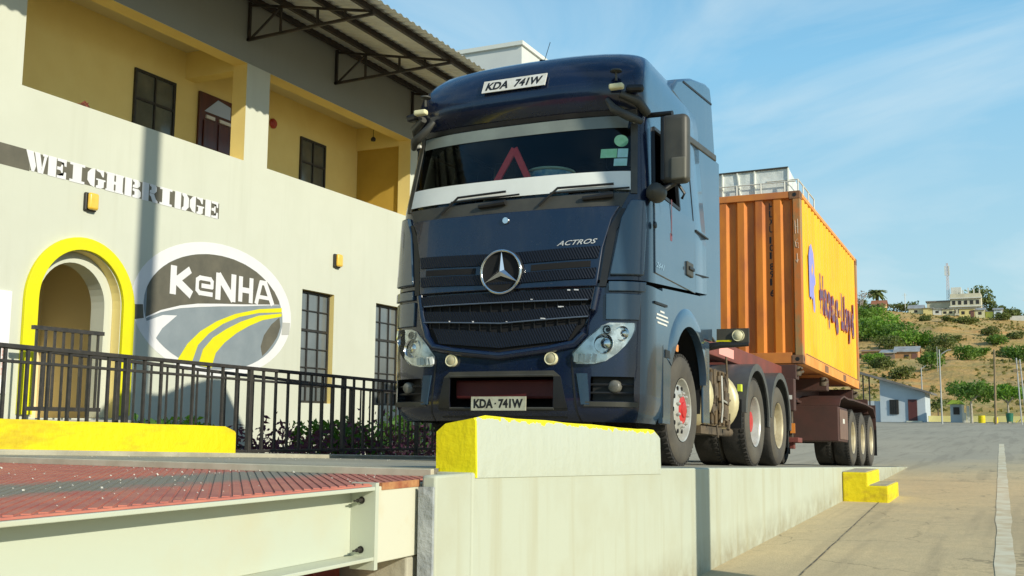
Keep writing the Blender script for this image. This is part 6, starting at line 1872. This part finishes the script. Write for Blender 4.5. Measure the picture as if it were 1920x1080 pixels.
# palm
o = thing('palm_tree', 'coconut palm on the crest above the red roofed house', 'palm', (-31.2, 304, 30.6))
q = MB(); q.tube([(-31.2, 304, 30), (-31.1, 304, 34), (-31.3, 304, 37.6)], [.3, .22, .18], 7); q.build('trunk', barkm, o, smooth=50)
q = MB()
for k in range(26):
    a = k * 2.399; el = rng.uniform(-.5, .9); ln_ = rng.uniform(2.6, 3.5)
    pv = Vector((-31.3, 304, 37.6)); d = Vector((math.cos(a), math.sin(a), el)).normalized()
    pts = [pv + d * ln_ * s_ + Vector((0, 0, -1.5 * s_ * s_)) for s_ in (0, .3, .6, .85, 1)]
    sd = Vector((-math.sin(a), math.cos(a), 0))
    for i in range(4):
        wd_ = (.2, .5, .55, .4, .06)
        q.add([pts[i] - sd * wd_[i] - Vector((0, 0, .25 * wd_[i])), pts[i] , pts[i + 1], pts[i + 1] - sd * wd_[i + 1] - Vector((0, 0, .25))], [(0, 1, 2, 3)])
        q.add([pts[i] + sd * wd_[i] - Vector((0, 0, .25 * wd_[i])), pts[i], pts[i + 1], pts[i + 1] + sd * wd_[i + 1] - Vector((0, 0, .25))], [(0, 1, 2, 3)])
q.build('crown', bushm[1], o, normals=False)
q = MB()
for i in range(14):
    a = i * 2.4; q.tube([(-34.6, 296, 31.5 + i * .1), (-34.6 + 1.5 * math.cos(a), 296 + math.sin(a), 35.5 + 1.6 * rng.random())], [.09, .02], 4)
q.tube([(-34.6, 296, 30), (-34.6, 296, 33)], .16, 6)
foliage(q, [((-33.6, 296, 36), (2.4, 1.5, 1.0))], 60, .25, rng)
o = q.build('bare_tree', mat('grey_twigs', (0.32, 0.28, 0.25)), org=(-34.6, 296, 31), normals=False); tag(o, 'leafless grey tree beside the container edge on the crest', 'tree')
for x, y, z, h, lb in ((-23.6, 302, 30, 6.5, 'thin pole among the dark trees left of the gabled cottage'), (6.2, 300, 27.5, 6.0, 'thin pole among the trees at the crest edge')):
    q = MB(); q.tube([(x, y, z), (x, y, z + h)], .1, 5); q.beam((x - .6, y, z + h - .5), (x + .6, y, z + h - .5), .08)
    tag(q.build('utility_pole', wht, org=(x, y, z)), lb, 'pole', 'poles on the crest')
# mid slope brick house and hut
hut(-16.2, -12.3, 196, 11.6, 2.0, .9, brk, tin, 'orange brick house with tin roof halfway up the slope', 1, dp=4.5, group='houses halfway up the slope', door=-12.9)
hut(-18.6, -16.2, 195.5, 11.5, 1.8, .8, mat('brown_mud_wall', (0.24, 0.17, 0.12)), tin, 'brown walled shed joined to the left of the brick house', 1, dp=4, group='houses halfway up the slope', mono=True)  # shed wall in a darker brown than the brick house
hut(-22.4, -18.9, 199, 12.3, 1.6, .5, brk, mat('rusty_tin', (0.24, 0.14, 0.09), (0.3, 0.2, 0.14), .8, .7), 'low hut with rusty roof beside the container edge', 1, dp=4, group='houses halfway up the slope', mono=True)

# ---------------------------------------------------------------- yard buildings at the foot of the hill
o = thing('gatehouse', 'blue grey gatehouse with a sloping roof and dark red door', 'building', (-6, 97, .6))
bw_ = mat('blue_grey_render', (0.50, 0.56, 0.60), (0.44, 0.49, 0.53), .5, .85)
q = MB(); q.prism([(-7.85, .5), (-3.92, .5), (-3.92, 3.35), (-7.85, 4.72)], 'y', 97, 103); q.build('wall', bw_, o)
q = MB(); q.prism([(-10.6, 5.45), (-3.35, 3.22), (-3.35, 3.40), (-10.6, 5.68)], 'y', 96.3, 104); q.build('roof', mat('dark_roof_sheet', (0.13, 0.12, 0.11), (0.2, 0.18, 0.16), .8, .6), o)
q = MB(); q.box(-7.02, -6.22, 96.9, 96.96, 1.38, 2.72); wn = q.build('window', darkw, o)
q = MB()
for k in range(1, 4): q.box(-7.02 + k * .2 - .02, -7.02 + k * .2 + .02, 96.86, 96.9, 1.38, 2.72)
q.box(-7.02, -6.22, 96.86, 96.9, 2.02, 2.07); q.build('bars', M['black_metal'], wn)
q = MB(); q.box(-5.40, -4.62, 96.9, 96.97, .75, 2.74); q.build('door', mat('dark_red_door', (0.10, 0.025, 0.022)), o)
q = MB(); q.box(-5.5, -4.2, 95.9, 96.98, .5, .78); q.build('doorstep', mat('pale_step', (0.62, 0.6, 0.48)), o)
q = MB(); q.box(-10.4, -7.86, 97.5, 97.7, .5, 1.9); q.box(-9.4, -7.86, 97.2, 97.35, .5, 2.6); q.build('porch_wall', bw_, o)
for x in (-9.3, -8.75):
    q = MB(); q.box(x - .06, x + .06, 96.8, 96.92, .5, 5.0 - (x + 9.3) * .3); q.build('porch_post', M['black_metal'], o)
q = MB(); q.box(-3.9, 34, 100, 100.3, .5, 1.27)
tag(q.build('boundary_wall', mat('pale_yellow_wall', (0.74, 0.68, 0.30), (0.68, 0.60, 0.24), .6, .8), org=(10, 100, .5)), 'low pale yellow boundary wall at the foot of the hill', 'wall')
o = thing('kiosk', 'small white guard kiosk with a green roof by the boundary wall', 'kiosk', (-.9, 95, .6))
q = MB(); q.box(-1.7, -.75, 95, 97, .5, 2.25); q.build('wall', bw_, o)
q = MB(); q.prism([(-2.0, 2.25), (-.5, 2.25), (-.9, 2.62), (-1.55, 2.62)], 'y', 94.7, 97.3); q.build('roof', mat('lime_green_roof', (0.30, 0.42, 0.05)), o)
q = MB(); q.box(-1.45, -.95, 94.93, 95.0, 1.35, 2.0); q.build('window', darkw, o)
q = MB(); q.box(-.74, -.60, 94.6, 95.6, .5, 2.2); q.box(-.55, -.38, 94.4, 94.5, .55, 1.5); q.box(-.35, -.1, 94.5, 94.6, .55, 2.1); q.build('door', wht, o)
palm_ = mat('pale_bark', (0.48, 0.44, 0.36), (0.3, 0.26, 0.2), 4, .85)
tree(.15, 92, .55, 1.9, 4.3, 2.3, 0, 'spreading green tree right behind the white kiosk', 2200, .13, 'young trees at the yard edge', tr=.13, mt=palm_)
tree(3.0, 94, .6, 1.7, 3.4, 2.3, 2, 'lighter green tree behind the green bin', 1500, .13, 'young trees at the yard edge', tr=.11, mt=palm_)
tree(7.0, 95, .6, 1.8, 4, 2.4, 0, 'green tree at the far end of the boundary wall', 1200, .14, 'young trees at the yard edge', tr=.11, mt=palm_)
tree(-3.3, 104, .6, 1.2, 1.8, 1.6, 1, 'dark little tree peeping past the gatehouse roof end', 300, .13, 'young trees at the yard edge', tr=.08)
wp = mat('white_pole', (0.42, 0.42, 0.40)); bp_ = mat('wooden_pole', (0.30, 0.22, 0.12), (0.22, 0.16, 0.09), 4, .9)
o = thing('street_lamp', 'pale street lamp with double arm in front of the hill', 'street lamp', (-1.78, 85, .5))
q = MB(); q.tube([(-1.78, 85, .4), (-1.78, 85, 6.5)], [.065, .045], 8); q.tube([(-1.95, 85, 4.7), (-1.95, 85, 6.75)], .02, 6); q.build('post', wp, o)
q = MB(); q.tube([(-1.78, 85, 5.7), (-1.6, 85, 6.15), (-1.2, 85, 6.4)], .04, 6); q.tube([(-1.2, 85, 6.42), (-.9, 85, 6.45)], .04, 6); q.build('arm', wp, o)
o = thing('street_lamp', 'second pale street lamp, partly behind the gatehouse roof', 'street lamp', (-3.95, 106, .6))
q = MB(); q.tube([(-4.85, 106, .6), (-4.85, 106, 6.1)], [.08, .05], 8); q.build('post', wp, o)
q = MB(); q.tube([(-4.85, 106, 6.0), (-4.4, 106, 6.3)], .04, 6); q.build('arm', wp, o)
o = thing('wooden_pole', 'brown wooden utility pole right of the kiosk tree', 'pole', (2.15, 85, .5))
q = MB(); q.tube([(2.15, 85, .4), (2.3, 85, 6.4)], [.1, .075], 8); q.build('post', bp_, o)
o = thing('transformer_pole', 'twin pale pole carrying crossarms at the picture edge', 'pole', (4.1, 85, .5))
q = MB()
q.tube([(4.02, 85, .4), (3.85, 85, 5.7)], .05, 7); q.tube([(4.35, 85, .4), (4.1, 85, 5.6)], .05, 7)
q.build('post', wp, o)
q = MB(); q.beam((3.5, 85, 5.2), (4.4, 85, 5.3), .07); q.beam((3.6, 85, 4.7), (4.3, 85, 4.75), .07); q.rbox((3.75, 85, 4.7), (.3, .3, .25), (0, 0, 0)); q.build('crossarm', bp_, o)
o = thing('rubbish_bin', 'green rubbish bin in front of the boundary wall', 'bin', (3.1, 92, .55))
gb_ = mat('green_bin_paint', (0.02, 0.17, 0.10), (0.03, 0.12, 0.08), 2, .5)
q = MB(); q.lathe([(.0, .72), (.24, .72), (.3, 1.35), (.32, 1.42), (.0, 1.48)], (3.1, 92, 0), 'z', 16); q.build('body', gb_, o, smooth=40)
q = MB()
for dx in (-.2, .2): q.tube([(3.1 + dx, 92, .5), (3.1 + dx, 92, .8)], .03, 6)
q.build('leg', gb_, o)
for x, w_, h_, lb in ((.9, .55, .75, 'yellow painted drum right of the kiosk'), (2.0, .35, .6, 'yellow post stub beside the wooden pole')):
    q = MB(); q.lathe([(0, .5), (w_ / 2, .5), (w_ / 2 + .02, .5 + h_ * .5), (w_ / 2, .5 + h_), (0, .5 + h_)], (x, 93, 0), 'z', 14)
    tag(q.build('drum', M['block_yellow'], org=(x, 93, .5), smooth=40), lb, 'drum')
o = thing('barrier', 'yellow and black striped barrier by the picture edge', 'barrier', (4.2, 92, .6))
for k in range(4):
    q = MB(); q.beam((3.55 + k * .22, 92, .65 + k * .07), (3.72 + k * .22, 92, .85 + k * .07), .14, .05); q.build('stripe', M['block_yellow'] if k % 2 == 0 else M['black_metal'], o)

for i, (x, y, h, wd) in enumerate(((-38, -30, 9, 13), (-27, -29, 11, 14), (-16, -31, 10, 13), (-6, -30, 11, 13))):  # unseen trees, added so the cab front mirrors something dark
    o = tree(x, y, -1.3, 3, wd, h, 0, ['unseen tree added at the far end of the shed', 'taller unseen tree added by the shed', 'middle unseen tree added by the shed', 'unseen tree added at the near end of the shed'][i], 2600, .55, 'unseen trees added behind the viewer to darken reflections', tr=.3)
